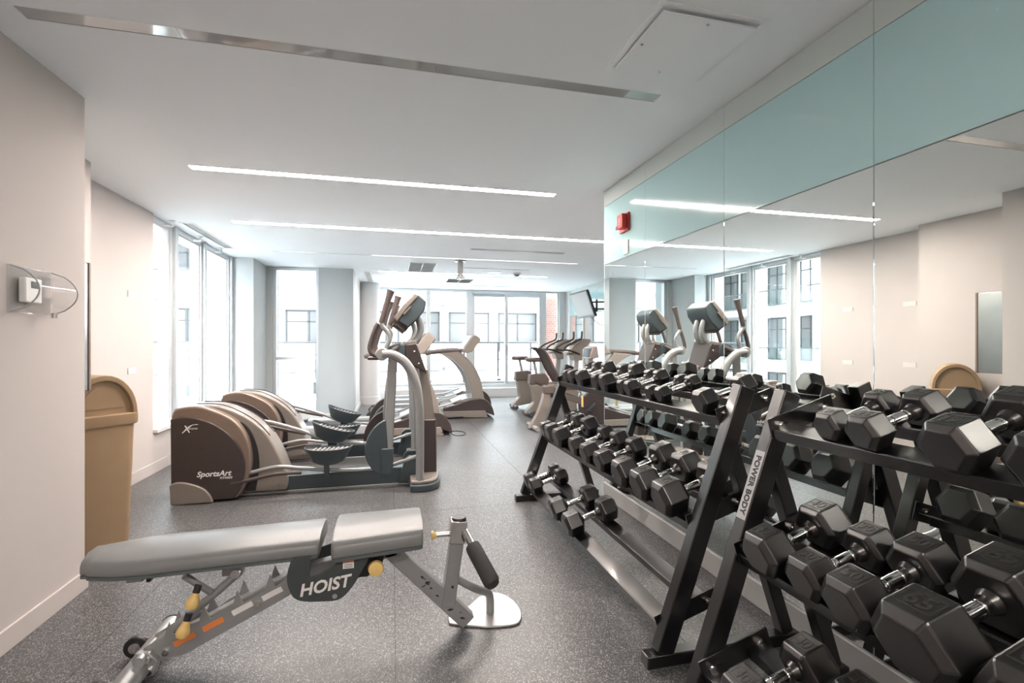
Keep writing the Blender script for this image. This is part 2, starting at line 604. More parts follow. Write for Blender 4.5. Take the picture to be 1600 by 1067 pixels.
side = [(5.56, 6.10), (6.17, 6.96), (7.03, 8.02)]
lbls = ['tall side window closest to the waste bin alcove', 'tall middle side window behind the elliptical', 'tall side window beside the grey corner pier']
for n, ((a, b), lb) in enumerate(zip(side, lbls)):
    w = MB()
    frame_rect(w, 'x', -2.40, a, b, .44, H - .005, .045, .09)
    o = w.build('window_%d' % (n + 1), 'aluminium', bev=.003)
    tag(o, lb, 'window', 'tall side windows', 'structure')
    f = MB()
    frame_rect(f, 'x', -2.40, a + .045, b - .045, .485, H - .05, .022, .05)
    f.build('sash', 'white_paint', o)
    pane('x', -2.40, a + .06, b - .06, .50, H - .066, o)
mu = MB()
for y0, y1 in ((6.10, 6.17), (6.96, 7.03), (8.02, 8.10)):
    mu.span((-2.50, y0, .40), (XW - .005, y1, H))
struct('trim_1', 'grey aluminium mullions between the side windows', 'mullion', mu, 'aluminium', bev=.004)
sl = MB().span((-2.62, 5.56, .40), (-2.28, 8.10, .44))
struct('trim_2', 'white sill ledge under the side windows', 'window sill', sl, 'white_paint', bev=.005)
# narrow window beside the middle pier
w = MB()
frame_rect(w, 'y', 8.98, -1.96, -1.23, .10, H - .005, .05, .10)
o = w.build('window_4', 'aluminium', bev=.003)
tag(o, 'narrow full height window beside the grey square pier', 'window', kind='structure')
MB().span((-1.91, 8.93, 1.02), (-1.28, 9.03, 1.07)).build('transom', 'aluminium', o, bev=.003)
pane('y', 8.98, -1.91, -1.28, .15, 1.02, o)
pane('y', 8.98, -1.91, -1.28, 1.07, H - .055, o)
MB().span((-1.96, 8.88, 0), (-1.23, 9.10, .10)).build('window_sill', 'white_paint', o, bev=.006)
# far glazing
w = MB()
frame_rect(w, 'y', YF, -.66, 1.80, .28, H - .005, .06, .10)
w.span((.79, YF - .05, .34), (.88, YF + .05, H - .065))
o = w.build('window_5', 'aluminium', bev=.003)
tag(o, 'wide far window behind the treadmills', 'window', kind='structure')
pane('y', YF, -.60, .79, .34, H - .065, o)
pane('y', YF, .88, 1.74, .34, H - .065, o)
struct('trim_3', 'white boxed ledge below the far window and door', 'ledge', MB().span((-.66, YF - .22, 0), (3.74, YF + .10, .22)).span((-.66, YF - .10, .22), (1.80, YF + .08, .28)), 'white_paint', bev=.006)
d = MB()
frame_rect(d, 'y', YF, 1.80, 3.74, .22, H - .005, .085, .13)
do = d.build('door_1', 'aluminium', bev=.003)
tag(do, 'aluminium sliding glass door in the far wall', 'door', kind='structure')
for a, b, yo in ((1.885, 2.79, .03), (2.70, 3.655, -.03)):
    f = MB()
    frame_rect(f, 'y', YF + yo, a, b, .305, H - .09, .07, .05)
    lf = f.build('door_leaf', 'aluminium', do, bev=.003)
    pane('y', YF + yo, a + .07, b - .07, .375, H - .16, lf)
MB().span((2.735, YF - .09, 1.0), (2.755, YF - .055, 1.25)).build('door_handle', 'steel', do, bev=.004)
w = MB()
frame_rect(w, 'y', YF, 3.74, 4.10, .10, H - .005, .03, .08)
o = w.build('window_6', 'white_paint', bev=.003)
tag(o, 'narrow sidelight window beside the sliding door showing pink brick', 'window', kind='structure')
pane('y', YF, 3.77, 4.07, .13, H - .035, o)
struct('trim_4', 'grey corner post between sidelight and far mirrors', 'post', MB().span((4.10, YF - .10, 0), (XR + .01, YF + .1, H)), 'aluminium')
struct('trim_5', 'low sill under the sidelight window', 'window sill', MB().span((3.74, YF - .08, 0), (4.10, YF + .08, .10)), 'white_paint')

# ================================================================ OUTSIDE
tag(MB().span((-9, 9.36, -.30), (-.92, 24, -.06)).span((-.92, YF + .16, -.30), (9, 24, -.06)).build('terrace_floor', 'ext_floor'), 'pale concrete terrace outside the windows', 'terrace', kind='structure')
p = MB().span((3.87, YF + .30, -.06), (4.7, YF + .8, 6)).build('brick_pillar', 'pink_brick')
tag(p, 'pink brick pillar outside beside the sliding door', 'pillar', kind='structure')
# railing
rl = thing('terrace_railing', 'dark horizontal bar railing on a low kerb around the terrace', 'railing', (0, 13.5, -.06))
MB().span((-8, -.12, 0), (8, .12, .42)).build('kerb', 'ext_white', rl)
for z in (.60, .90, 1.17):
    MB().cyl((-8, 0, z), (8, 0, z), .012, n=8).build('rail', 'ext_rail', rl)
MB().span((-8, -.03, 1.36), (8, .03, 1.40)).build('top_rail', 'ext_rail', rl, bev=.004)
for i in range(17):
    x = -7.75 + i * .97
    po = MB().span((x - .02, -.04, .42), (x + .02, .04, 1.36)).build('post', 'ext_rail', rl)
    MB().span((x - .05, -.135, .06), (x + .05, -.12, .36)).build('anchor_plate', 'ext_rail', po)


def window_pieces(w, h, bars):
    f = MB()
    t = .07
    f.span((-w / 2, -.06, -h / 2), (-w / 2 + t, .06, h / 2)).span((w / 2 - t, -.06, -h / 2), (w / 2, .06, h / 2))
    f.span((-w / 2, -.06, -h / 2), (w / 2, .06, -h / 2 + t)).span((-w / 2, -.06, h / 2 - t), (w / 2, .06, h / 2))
    for b in bars:
        f.span((-w / 2 + w * b - .03, -.05, -h / 2), (-w / 2 + w * b + .03, .05, h / 2))
    f.span((-w / 2, -.05, h * .22 - .03), (w / 2, .05, h * .22 + .03))
    return f.mesh('window_frame', False), MB().span((-w / 2 + .02, -.01, -h / 2 + .02), (w / 2 - .02, .01, h / 2 - .02)).mesh('window_pane', False)


def building(name, label, loc, rz, length, floors, fh, z0, wm, wspec, parapet):
    b = thing(name, label, 'building', loc, rz)
    MB().span((-length / 2, .12, z0), (length / 2, 6, z0 + floors * fh)).build('wall', 'ext_white', b)
    fm, pm = window_pieces(*wspec)
    cm = MB().span((-wspec[0] * .2, -.005, -wspec[1] / 2 + .1), (wspec[0] * .2, .005, wspec[1] / 2 - .1)).mesh('curtain', False)
    slab = MB().span((-length / 2, -1.3, -.16), (length / 2, .12, .16)).mesh('slab', False)
    gl = MB().span((-wm * .48, -1.28, .16), (wm * .48, -1.25, 1.05)).mesh('balcony_front', False)
    cap = MB().span((-length / 2, -1.31, 1.05), (length / 2, -1.22, 1.10)).mesh('handrail', False)
    div = MB().span((-.06, -1.2, .16), (.06, .12, fh - .16)).mesh('balcony_divider', False)
    n = int(length // wm)
    for k in range(floors):
        zc = z0 + k * fh + fh * .52
        so = link('balcony_slab', slab, 'ext_white', b)
        so.location = (0, 0, z0 + k * fh)
        hr_ = link('handrail', cap, 'ext_rail', b)
        hr_.location = (0, 0, z0 + k * fh)
        for i in range(n):
            x = -length / 2 + wm * (i + .5)
            f = link('window', fm, 'ext_rail', b)
            f.location = (x, .08, zc)
            link('pane', pm, 'ext_glass', f)
            if random.random() < .5:
                c_ = link('curtain', cm, 'curtain', f)
                c_.location = (random.choice((-1, 1)) * wspec[0] * .25, -.02, 0)
            g = link('balcony_front', gl, 'ext_white' if parapet else 'ext_balcony_glass', b)
            g.location = (x, 0, z0 + k * fh)
            if i % 2 == 0:
                d_ = link('balcony_divider', div, 'ext_white', b)
                d_.location = (x - wm / 2, 0, z0 + k * fh)
    return b


bA = building('apartment_building', 'white apartment block with glass balconies across from the side windows', (-17, 18, 0), PI / 2, 60, 7, 3.0, -9.0, 2.2, (1.9, 2.3, (.33, .66)), False)
bB = building('apartment_building', 'white building with solid balcony fronts beyond the terrace railing', (5, 25, 0), 0, 36, 5, 3.1, -2.8, 2.6, (2.1, 2.0, (.5,)), True)
tag(MB().span((-20, -14, -9.2), (-3.2, 50, -9.0)).build('street_ground', 'ext_grey'), 'grey street below the side windows', 'ground', kind='structure')
s_ = thing('shop_awning', 'pink striped awning low on the building across the street', 'awning', (-15.55, 7.2, -1.55), PI / 2)
for k in range(3):
    MB().span((-1.6, -.05, k * .3), (1.6, .03, k * .3 + .15)).build('stripe', 'ext_pink', s_)
MB().span((-1.6, -.02, 0), (1.6, .05, .75)).build('backing', 'ext_white', s_)

# ================================================================ CEILING FITTINGS
def vent(label, x0, x1, y0, y1, along, nsl, group=None, z=H, fw=.012, cells=1):
    t = thing('air_vent', label, 'vent', ((x0 + x1) / 2, (y0 + y1) / 2, z), 0, group)
    hx, hy = (x1 - x0) / 2, (y1 - y0) / 2
    f = MB()
    f.span((-hx - fw, -hy - fw, -.005), (hx + fw, -hy, .004)).span((-hx - fw, hy, -.005), (hx + fw, hy + fw, .004))
    f.span((-hx - fw, -hy, -.005), (-hx, hy, .004)).span((hx, -hy, -.005), (hx + fw, hy, .004))
    for c in range(1, cells):
        x = -hx + 2 * hx * c / cells
        f.span((x - fw * .8, -hy, -.005), (x + fw * .8, hy, .004))
    f.build('frame', 'vent_metal', t)
    MB().span((-hx, -hy, -.0012), (hx, hy, .002)).build('backing', 'vent_grey' if cells > 1 else 'vent_dark', t)
    for i in range(nsl):
        q = (i + .5) / nsl
        mb = MB()
        if along == 'x':
            y = -hy + 2 * hy * q
            mb.box((0, y, -.0045), (2 * hx, hy / nsl * 1.35, .0016), Matrix.Rotation(.13, 3, 'X'))
        else:
            x = -hx + 2 * hx * q
            mb.box((x, 0, -.0045), (hx / nsl * 1.35, 2 * hy, .0016), Matrix.Rotation(.13, 3, 'Y'))
        mb.build('slat', 'vent_metal', t)
    return t


t = thing('air_vent', 'long linear air diffuser along the side windows', 'vent', ((LV[0] + LV[1]) / 2, (LV[2] + LV[3]) / 2, H))
hx, hy = (LV[1] - LV[0]) / 2, (LV[3] - LV[2]) / 2
MB().span((-hx, -hy, .05), (hx, hy, .08)).build('backing', 'vent_dark', t)
f = MB()
f.span((-hx - .02, -hy - .02, -.004), (-hx, hy + .02, .03)).span((hx, -hy - .02, -.004), (hx + .02, hy + .02, .003))
f.span((-hx, -hy - .02, -.004), (hx, -hy, .003)).span((-hx, hy, -.004), (hx, hy + .02, .003))
f.build('frame', 'vent_metal', t)
for i in range(5):
    x = -hx + 2 * hx * (i + .5) / 5
    MB().box((x, 0, .012), (.006, 2 * hy, .02), Matrix.Rotation(.4, 3, 'Y')).build('slat', 'vent_metal', t)
vent('linear air diffuser across the ceiling behind the long lit strip', 1.05, 2.40, 6.57, 6.65, 'x', 3)
vent('square twin cell ceiling grille close to the round column', .28, .70, 7.93, 8.93, 'x', 12, cells=2)
vent('narrow air diffuser running beside the round column', -.49, -.40, 9.2, 10.6, 'y', 4)
vent('twin cell ceiling grille behind the hanging pole', 1.10, 1.60, 9.77, 10.34, 'x', 8, cells=2)
vent('thin air diffuser between hanging pole and smoke detector', 1.15, 2.35, 8.25, 8.30, 'x', 2)
vent('thin air diffuser close to the sliding door', 1.55, 2.75, 10.75, 10.82, 'x', 2)
# access hatch
t = thing('access_hatch', 'white square access hatch set in the ceiling', 'hatch', (1.23, 1.885, H))
f = MB()
for a, b in (((-.245, -.24), (.245, -.215)), ((-.245, .215), (.245, .24)), ((-.245, -.215), (-.22, .215)), ((.22, -.215), (.245, .215))):
    f.span((a[0], a[1], -.004), (b[0], b[1], .003))
f.build('frame', 'ceiling_paint', t, bev=.001)
MB().box((0, 0, -.012), (.428, .420, .008), Matrix.Rotation(.022, 3, 'X')).build('panel', 'ceiling_paint', t, bev=.0015)
for x, y in ((-.19, 0), (0, -.185), (.0, .18)):
    MB().cyl((x, y, -.010), (x, y, -.0185 + y * .022), .006, n=10).build('screw', 'steel', t)
# hanging pole
t = thing('projector_pole', 'short white pole hanging from the ceiling', 'pole', (1.04, 7.60, H))
MB().cyl((0, 0, -.015), (0, 0, .001), .09, n=20).build('ceiling_plate', 'tan_plastic', t)
MB().cyl((0, 0, -.26), (0, 0, -.01), .042, n=14).build('tube', 'silver_paint', t)
MB().span((-.06, -.05, -.29), (.06, .05, -.255)).build('bracket', 'silver_paint', t, bev=.004)
t = thing('smoke_detector', 'small round smoke detector with grey base', 'detector', (2.24, 8.70, H))
MB().lathe([(.075, 0), (.078, -.012), (.06, -.03)], (0, 0, 0), n=20).build('base', 'lamp_white', t)
MB().lathe([(.058, -.03), (.045, -.055), (.01, -.06)], (0, 0, 0), n=20).build('sensor', 'vent_dark', t)
t = thing('downlight', 'round white downlight beside the smoke detector', 'ceiling light', (1.81, 8.66, H))
MB().lathe([(.11, 0), (.115, -.008), (.085, -.012)], (0, 0, 0), n=24).build('rim', 'lamp_white', t)
MB().lathe([(.085, -.006), (.02, -.009)], (0, 0, 0), n=24).build('lens', 'lamp_white', t)
for y, lb in ((5.84, 'small white sprinkler above the side window by the alcove'), (6.62, 'small white sprinkler above the middle side window'), (7.35, 'small white sprinkler above the side window by the pier')):
    t = thing('sprinkler_head', lb, 'sprinkler', (-2.262, y, H), 0, 'sprinklers along the side windows')
    MB().lathe([(.03, 0), (.032, -.008), (.012, -.012), (.012, -.05)], (0, 0, 0), n=14).build('body', 'lamp_white', t)
    MB().box((-.03, 0, -.055), (.09, .03, .022)).build('deflector', 'vent_metal', t, bev=.004)

# ================================================================ WALL FITTINGS
t = thing('fire_alarm', 'red fire alarm sounder with clear strobe on the mint glass', 'fire alarm', (XM, 3.445, 2.235))
MB().span((-.018, -.075, -.07), (0, .075, .07)).build('backplate', 'red_paint', t, bev=.004)
MB().span((-.06, -.062, -.05), (-.018, .030, .06)).build('body', 'red_paint', t, bev=.006)
MB().ball((-.062, .04, -.035), .028, .8, 1, 1).build('strobe', 'clear_plastic', t)
MB().ball((-.055, .04, -.035), .016).build('flash_tube', 'white_print', t)
text('FIRE', .03, 'white_print', t, (-.0605, -.015, .004), (0, 0, 1), (0, 1, 0))
t = thing('switch_plate', 'blank white cover plate under the fire alarm', 'cover plate', (XM, 3.43, 2.045))
MB().span((-.009, -.04, -.053), (0, .04, .053)).build('plate', 'lamp_white', t, bev=.003)
for z in (-.03, .03):
    MB().cyl((-.011, 0, z), (-.008, 0, z), .004, n=8).build('screw', 'steel', t)
# thermostat guard
t = thing('thermostat_guard', 'clear plastic lockable guard around a white thermostat', 'thermostat', (XL, 2.64, 1.535))
MB().span((0, -.14, -.105), (.008, .14, .105)).build('base_ring', 'clear_plastic', t, bev=.003)
sec = lambda y, k=1.0: [(.008 + (.105 * k) * math.sin(PI * i / 10) ** .6 if 0 < i < 10 else .008, y, -.10 + .2 * i / 10) for i in range(11)]
MB().loft([sec(-.13), sec(.13)]).build('cover', 'clear_plastic', t)
for y in (-.13, .13):
    MB().tube([(x, y, z) for x, y, z in sec(y)], .003, 6).build('cover_edge', 'label_grey', t)
MB().span((.008, -.085, -.055), (.035, .02, .055)).build('thermostat', 'lamp_white', t, bev=.006)
MB().span((.035, -.05, .01), (.0365, -.005, .04)).build('display', 'slate_plastic', t)
MB().cyl((.06, .06, -.118), (.06, .06, -.095), .013, n=12).build('lock', 'steel', t)
# steel cabinet above the bin
t = thing('steel_cabinet', 'stainless steel wall cabinet with dark edge above the waste bin', 'cabinet', (XA, 3.17, 1.03))
MB().span((0, -.12, 0), (.38, .125, .73)).build('body', 'black_plastic', t, bev=.003)
MB().span((.38, -.12, .0), (.40, .125, .73)).build('door', 'steel', t, bev=.003)
MB().span((.385, .125, -.003), (.405, .14, .735)).build('edge_trim', 'bronze_plastic', t)
# clear brackets on the wall
for y, z, lb in ((5.15, 1.75, 'upper clear wall bracket next to the side window'), (4.36, 1.76, 'upper clear wall bracket next to the alcove'),
                 (5.15, 1.05, 'lower clear wall bracket next to the side window'), (4.36, 1.05, 'lower clear wall bracket next to the alcove')):
    t = thing('wall_bracket', lb, 'bracket', (XW, y, z), 0, 'clear brackets on the pale wall')
    MB().span((0, -.075, -.028), (.0025, .075, .028)).build('plate', 'bracket_clear', t, bev=.001)
    MB().span((.0025, -.075, -.028), (.008, -.070, .028)).build('lip', 'bracket_clear', t)

# waste bin
t = thing('waste_bin', 'tall tan plastic waste bin with domed hood in the alcove', 'bin', (-1.845, 3.58, 0), math.radians(-38))
t.scale = (.80, .90, 1)
rr = lambda hx, hy, z, r=.05, n=4: [(sx * (hx - r) + r * math.cos(math.radians(a0 + 90 * i / n)), sy * (hy - r) + r * math.sin(math.radians(a0 + 90 * i / n)), z) for sx, sy, a0 in ((1, 1, 0), (-1, 1, 90), (-1, -1, 180), (1, -1, 270)) for i in range(n + 1)]
MB().loft([rr(.195, .165, 0), rr(.20, .17, .03), rr(.225, .195, .80)]).build('body', 'bin_tan', t)
MB().loft([rr(.238, .208, .79), rr(.242, .212, .80), rr(.242, .212, .855), rr(.232, .202, .86)]).build('rim', 'bin_tan', t)
R_ = .200
pa = [(.205, -R_), (.0, -R_)]
prof = [(-R_, .855)] + [(R_ * -math.cos(PI * i / 16), .86 + .245 * math.sin(PI * i / 16)) for i in range(17)] + [(R_, .855)]
hd = MB()
rin = [(p[0] * .86, .855 + (p[1] - .855) * .86) for p in prof]
outer0 = [(-.225, y, z) for y, z in prof]
outer1 = [(.225, y, z) for y, z in prof]
inner1 = [(.225, y, z) for y, z in rin]
inner0 = [(.19, y, z) for y, z in rin]
hd.loft([outer0, outer1, inner1, inner0])
hd.build('hood', 'bin_tan', t, bev=.004)
fp = [(p[0] * .84, .857 + (p[1] - .857) * .84) for p in prof]
fl_ = MB().prism(fp, .188, .198, 'x').build('flap', 'bin_tan', t)
fq = [(p[0] * .62, .90 + (p[1] - .857) * .55) for p in prof]
MB().prism(fq, .197, .203, 'x').build('flap_panel', 'bin_tan', fl_)

# television
tv = thing('television', 'flat television on a black swing arm below the ceiling', 'television', (XR, 8.80, 2.05))
q = Matrix.Rotation(-.35, 3, 'Y')
cen = Vector((-.69, -.03, 0))
MB().box(cen, (.05, .86, .52), q).build('body', 'black_plastic', tv, bev=.006)
sc = q @ Vector((-.0265, 0, .01))
MB().box(cen + sc, (.004, .80, .45), q).build('screen', 'tv_screen', tv)
MB().span((-.03, -.14, -.16), (-.005, .14, .16)).build('wall_plate', 'black_steel', tv, bev=.003)
for z in (.07, -.07):
    MB().bar((-.02, 0, z), (-.34, .12, z), .035, .035).build('arm', 'black_steel', tv)
    MB().bar((-.34, .12, z), (-.64, -.02, z * .6), .03, .03).build('arm', 'black_steel', tv)
MB().cyl((-.34, .12, -.12), (-.34, .12, .12), .022).build('elbow', 'black_steel', tv)
MB().tube([(-.64, -.2, -.2), (-.5, -.28, -.36), (-.3, -.2, -.38), (-.02, -.1, -.14)], .006, 6, smooth=5).build('cable', 'cord', tv)


# ================================================================ DUMBBELL RACKS
# each tier: (front lip x, z of the resting plane at the lip)
TIERS = [(1.36, .985), (1.215, .545), (1.07, .14)]
TILT = math.radians(17)
AX = Vector((math.cos(TILT), 0, math.sin(TILT)))
NX = Vector((-math.sin(TILT), 0, math.cos(TILT)))


def rack(label, y0, y1, sign):
    t = thing('dumbbell_rack', label, 'rack', (1.35, (y0 + y1) / 2, 0))
    ox, oy = 1.35, (y0 + y1) / 2
    sh = Vector((-ox, -oy, 0))

    def lay(mb, s0, s1, n0, n1, ya, yb, base):
        Mx = Matrix((AX, Vector((0, 1, 0)), NX)).transposed()
        c = base + AX * ((s0 + s1) / 2) + NX * ((n0 + n1) / 2) + Vector((0, (ya + yb) / 2, 0)) + sh
        return mb.box(c, (abs(s1 - s0), abs(yb - ya), abs(n1 - n0)), Mx)
    for k, (ya, yb) in enumerate(((y0, y0 + .055), (y1 - .055, y1))):
        ym = (ya + yb) / 2
        fl_ = Vector((1.065, ym, .05)) + sh
        ft = Vector((1.455, ym, 1.115)) + sh
        MB().bar(fl_, ft, .055, .075, (1, 0, 0)).build('front_leg', 'black_steel', t, bev=.004)
        MB().bar(Vector((1.365, ym, .92)) + sh, Vector((1.66, ym, .05)) + sh, .05, .055, (1, 0, 0)).build('rear_leg', 'black_steel', t, bev=.004)
        MB().span(Vector((.985, ya - .002, .0)) + sh, Vector((1.715, yb + .002, .05)) + sh).build('foot', 'black_steel', t, bev=.004)
        for (xf, zf) in TIERS:
            inn = (yb, yb + .006) if k == 0 else (ya - .006, ya)
            mb = MB()
            base = Vector((xf, 0, zf))
            lay(mb, -.012, .285, -.035, .04, inn[0], inn[1], base)
            br = mb.build('end_bracket', 'black_steel', t, bev=.001)
            for s in (.03, .235):
                c = base + AX * s + NX * .008 + sh
                yy = (yb if k == 0 else ya) - oy
                b = MB()
                b.cyl((c.x, yy - .012 - .006 * (k == 1), c.z), (c.x, yy + .006 + .008 * (k == 0), c.z), .014, n=6)
                b.cyl((c.x, yy - .022, c.z), (c.x, yy + .018, c.z), .006, n=8)
                b.build('bolt', 'chrome', br)
    for (xf, zf) in TIERS:
        base = Vector((xf, 0, zf))
        mb = MB()
        lay(mb, -.006, 0, -.040, 0, y0 + .06, y1 - .06, base)
        lay(mb, 0, .075, -.006, 0, y0 + .06, y1 - .06, base)
        mb.build('front_rail', 'black_steel', t, bev=.0015)
        mb = MB()
        lay(mb, .19, .262, -.006, 0, y0 + .06, y1 - .06, base)
        lay(mb, .184, .190, -.040, 0, y0 + .06, y1 - .06, base)
        mb.build('rear_rail', 'black_steel', t, bev=.0015)
    return t


rackA = rack('black steel three tier dumbbell rack ending at the mirror edge by the bikes', 1.74, 3.90, 1)
rackB = rack('black steel three tier dumbbell rack with a white label on its leg', -.52, 1.56, 1)
# label plate on the leg of the second rack (front face of the front leg, far end)
d_ = (Vector((1.455, 0, 1.115)) - Vector((1.065, 0, .05))).normalized()
nn = Vector((-d_.z, 0, d_.x))
y_leg = 1.56 - .0275
c0 = Vector((1.065, y_leg, .05)) + d_ * .76 + nn * .0378 - Vector((1.35, .52, 0))
Mx = Matrix((d_, Vector((0, 1, 0)).cross(d_) * 0 + Vector((0, 1, 0)), nn)).transposed()
pl = MB().box(c0, (.26, .046, .002), Mx).build('label_plate', 'label_grey', rackB)
text("POWER BODY", .034, 'ink', pl, c0 + nn * .0012, -d_, Vector((0, -1, 0)) * -1 if False else Vector((0, 1, 0)).cross(Vector((0, 0, 0))) + nn.cross(-d_), bold=.0012, space=1.02)

hexmesh = {}


def hex_mesh(w):
    k = round(w, 4)
    if k in hexmesh:
        return hexmesh[k]
    L = w * .80
    r = w / 2 / math.cos(PI / 6)
    mb = MB()

    def ring(x, q):
        return [(x, q * r * math.cos(PI / 6 * (2 * j)), q * r * math.sin(PI / 6 * (2 * j))) for j in range(6)]
    mb.loft([ring(-L / 2, .74), ring(-L / 2 + L * .16, 1.0), ring(L / 2 - L * .13, 1.0), ring(L / 2, .80)])
    me = mb.mesh('hex_head', smooth=False)
    me.materials.append(MATS['hex_rubber'])
    # handle
    hl = .128
    hr = .0145 + w * .03
    hb = MB()
    pf = [(.012, -hl / 2 - .01), (hr * 1.05, -hl / 2), (hr * 1.05, -hl / 2 + .008), (hr * .86, -hl / 2 + .012), (hr * .86, -hl / 2 + .018)]
    for i in range(9):
        z = -hl / 2 + .022 + (hl - .044) * i / 8
        bulge = hr * (.92 + .14 * math.sin(PI * i / 8))
        pf += [(bulge, z - .003), (bulge, z + .003)] if i in (1, 2, 6, 7) else [(bulge * .97, z)]
        if i in (1, 6):
            pf += [(bulge * .90, z + .0045), (bulge * .90, z + .006)]
    pf += [(hr * .86, hl / 2 - .018), (hr * .86, hl / 2 - .012), (hr * 1.05, hl / 2 - .008), (hr * 1.05, hl / 2), (.012, hl / 2 + .01)]
    hb.lathe(pf, (0, 0, 0), (1, 0, 0), 18)
    hm = hb.mesh('handle', True, 50)
    hm.materials.append(MATS['chrome'])
    cm = MB().lathe([(hr * 1.75, -.012), (hr * 1.6, .0), (hr * 1.25, .014), (hr * 1.2, .016)], (0, 0, 0), (1, 0, 0), 18).mesh('collar')
    cm.materials.append(MATS['hex_rubber'])
    # raised frame around the number on the top face
    fa, fb = w * .46, L * .42
    fm = MB()
    for s in (-1, 1):
        fm.box((0, s * fa / 2, 0), (fb, w * .022, .0016)).box((s * fb / 2, 0, 0), (w * .022, fa, .0016))
    fmm = fm.mesh('number_frame', False)
    fmm.materials.append(MATS['emboss_rubber'])
    hexmesh[k] = (me, hm, cm, fmm, L, hl)
    return hexmesh[k]


textcache = {}


def dumbbell(label, w, num, tier, y, group, yaw=0.0):
    me, hm, cm, fmm, L, hl = hex_mesh(w)
    xf, zf = TIERS[tier]
    base = Vector((xf, y, zf))
    mid = base + AX * .133 + NX * (w / 2)
    t = thing('dumbbell', label, 'dumbbell', mid, 0, group)
    M3 = Matrix((AX, Vector((0, 1, 0)), NX)).transposed()
    t.rotation_euler = (M3 @ Matrix.Rotation(yaw, 3, 'Z')).to_euler()
    link('handle', hm, None, t)
    for s in (-1, 1):
        h_ = link('head', me, None, t, bev=w * .025, seg=2)
        h_.location = (s * (hl / 2 + L / 2), 0, 0)
        if s > 0:
            h_.rotation_euler = (0, 0, PI)
        c_ = link('collar', cm, None, h_)
        c_.location = (L / 2, 0, 0)
        fr = link('number_frame', fmm, None, h_)
        fr.location = (L * .02, 0, w / 2)
        key = (num, round(w, 3))
        if key not in textcache:
            tm = text_mesh(num, w * .36, extrude=.0014, bold=.0006)
            tm.materials.append(MATS['emboss_rubber'])
            textcache[key] = tm
        n_ = link('number', textcache[key], None, h_)
        n_.location = (L * .02, 0, w / 2)
        n_.rotation_euler = (0, 0, -PI / 2 if s < 0 else PI / 2)
    return t


ORD = ['first', 'second', 'third', 'fourth', 'fifth', 'sixth', 'seventh', 'eighth', 'ninth', 'tenth', 'eleventh', 'twelfth']
TN = ['top', 'middle', 'bottom']
setA = {0: [(3.66, .100, '15'), (3.53, .104, '15'), (3.345, .112, '20'), (3.08, .104, '15'), (2.915, .116, '20'), (2.72, .088, '10'), (2.612, .092, '10'), (2.398, .076, '5'), (2.290, .080, '5'), (1.915, .104, '15')],
        1: [(3.745, .118, '25'), (3.585, .128, '30'), (3.375, .136, '35'), (3.085, .118, '25'), (2.875, .122, '30'), (2.66, .120, '25'), (2.365, .142, '40'), (2.15, .144, '40'), (1.93, .150, '45')],
        2: [(3.745, .110, '20'), (3.595, .112, '20'), (3.045, .130, '35'), (2.775, .134, '35')]}
setB = {0: [(1.265, .092, '10'), (1.135, .104, '15'), (.897, .128, '15'), (.725, .128, '30'), (.52, .12, '25')],
        1: [(1.355, .138, '40'), (1.185, .124, '30'), (1.035, .140, '50'), (.845, .176, '65'), (.63, .176, '60'), (.40, .17, '55')],
        2: [(1.275, .140, '40'), (1.09, .140, '40')]}
for nm, st in (('rack at mirror edge', setA), ('rack with white label', setB)):
    for k in (0, 1, 2):
        for i, (y, w, num) in enumerate(st[k]):
            side_ = 'from the bikes end'
            dumbbell('black hex dumbbell, %s %s, %s tier, %s' % (ORD[i], side_, TN[k], nm), w, num, k, y, 'hex dumbbells on the racks', random.uniform(-.05, .05))


# ================================================================ ADJUSTABLE BENCH
b = thing('weight_bench', 'grey adjustable weight bench with yellow knobs on silver frame', 'bench', (-.30, 2.2, 0))
BX, BY = -.30, 2.2


def bl(p, y=BY):
    return (p[0] - BX, y - BY, p[1])


def pad(name, rows, th, zt, crown=.012):
    """rows: (x, half width, z shift) from left to right; rounded cushion"""
    rings = []
    nrow = len(rows)
    for x, hw, dz in rows:
        e = .022
        z1 = zt + dz
        z0 = z1 - th
        pr = [(-hw + .008, z0), (-hw - .001, z0 + .012), (-hw, z1 - e), (-hw + e * .35, z1 - e * .35), (-hw + e * 1.2, z1)]
        pr += [(-hw * .4, z1 + crown), (hw * .4, z1 + crown)]
        pr += [(-q0, z) for q0, z in pr[4::-1]]
        rings.append([(x - BX, y_, z) for y_, z in pr])
    return MB().loft(rings)


def padrows(x0, x1, h0, h1, tilt=0.0, taper=None):
    out = []
    r = .022
    L = x1 - x0
    for f_, s_ in ((0, .93), (.004, .965), (.012, .99), (.022, 1.0)):
        out.append((x0 + f_, h0 * s_))
    if taper:
        for d, hh in taper:
            out.append((x0 + d, hh))
    out.append((x1 - .022, h1))
    for f_, s_ in ((.012, .99), (.004, .965), (0, .93)):
        out.append((x1 - f_, h1 * s_))
    return [(x, hw, tilt * (x - x0)) for x, hw in out]


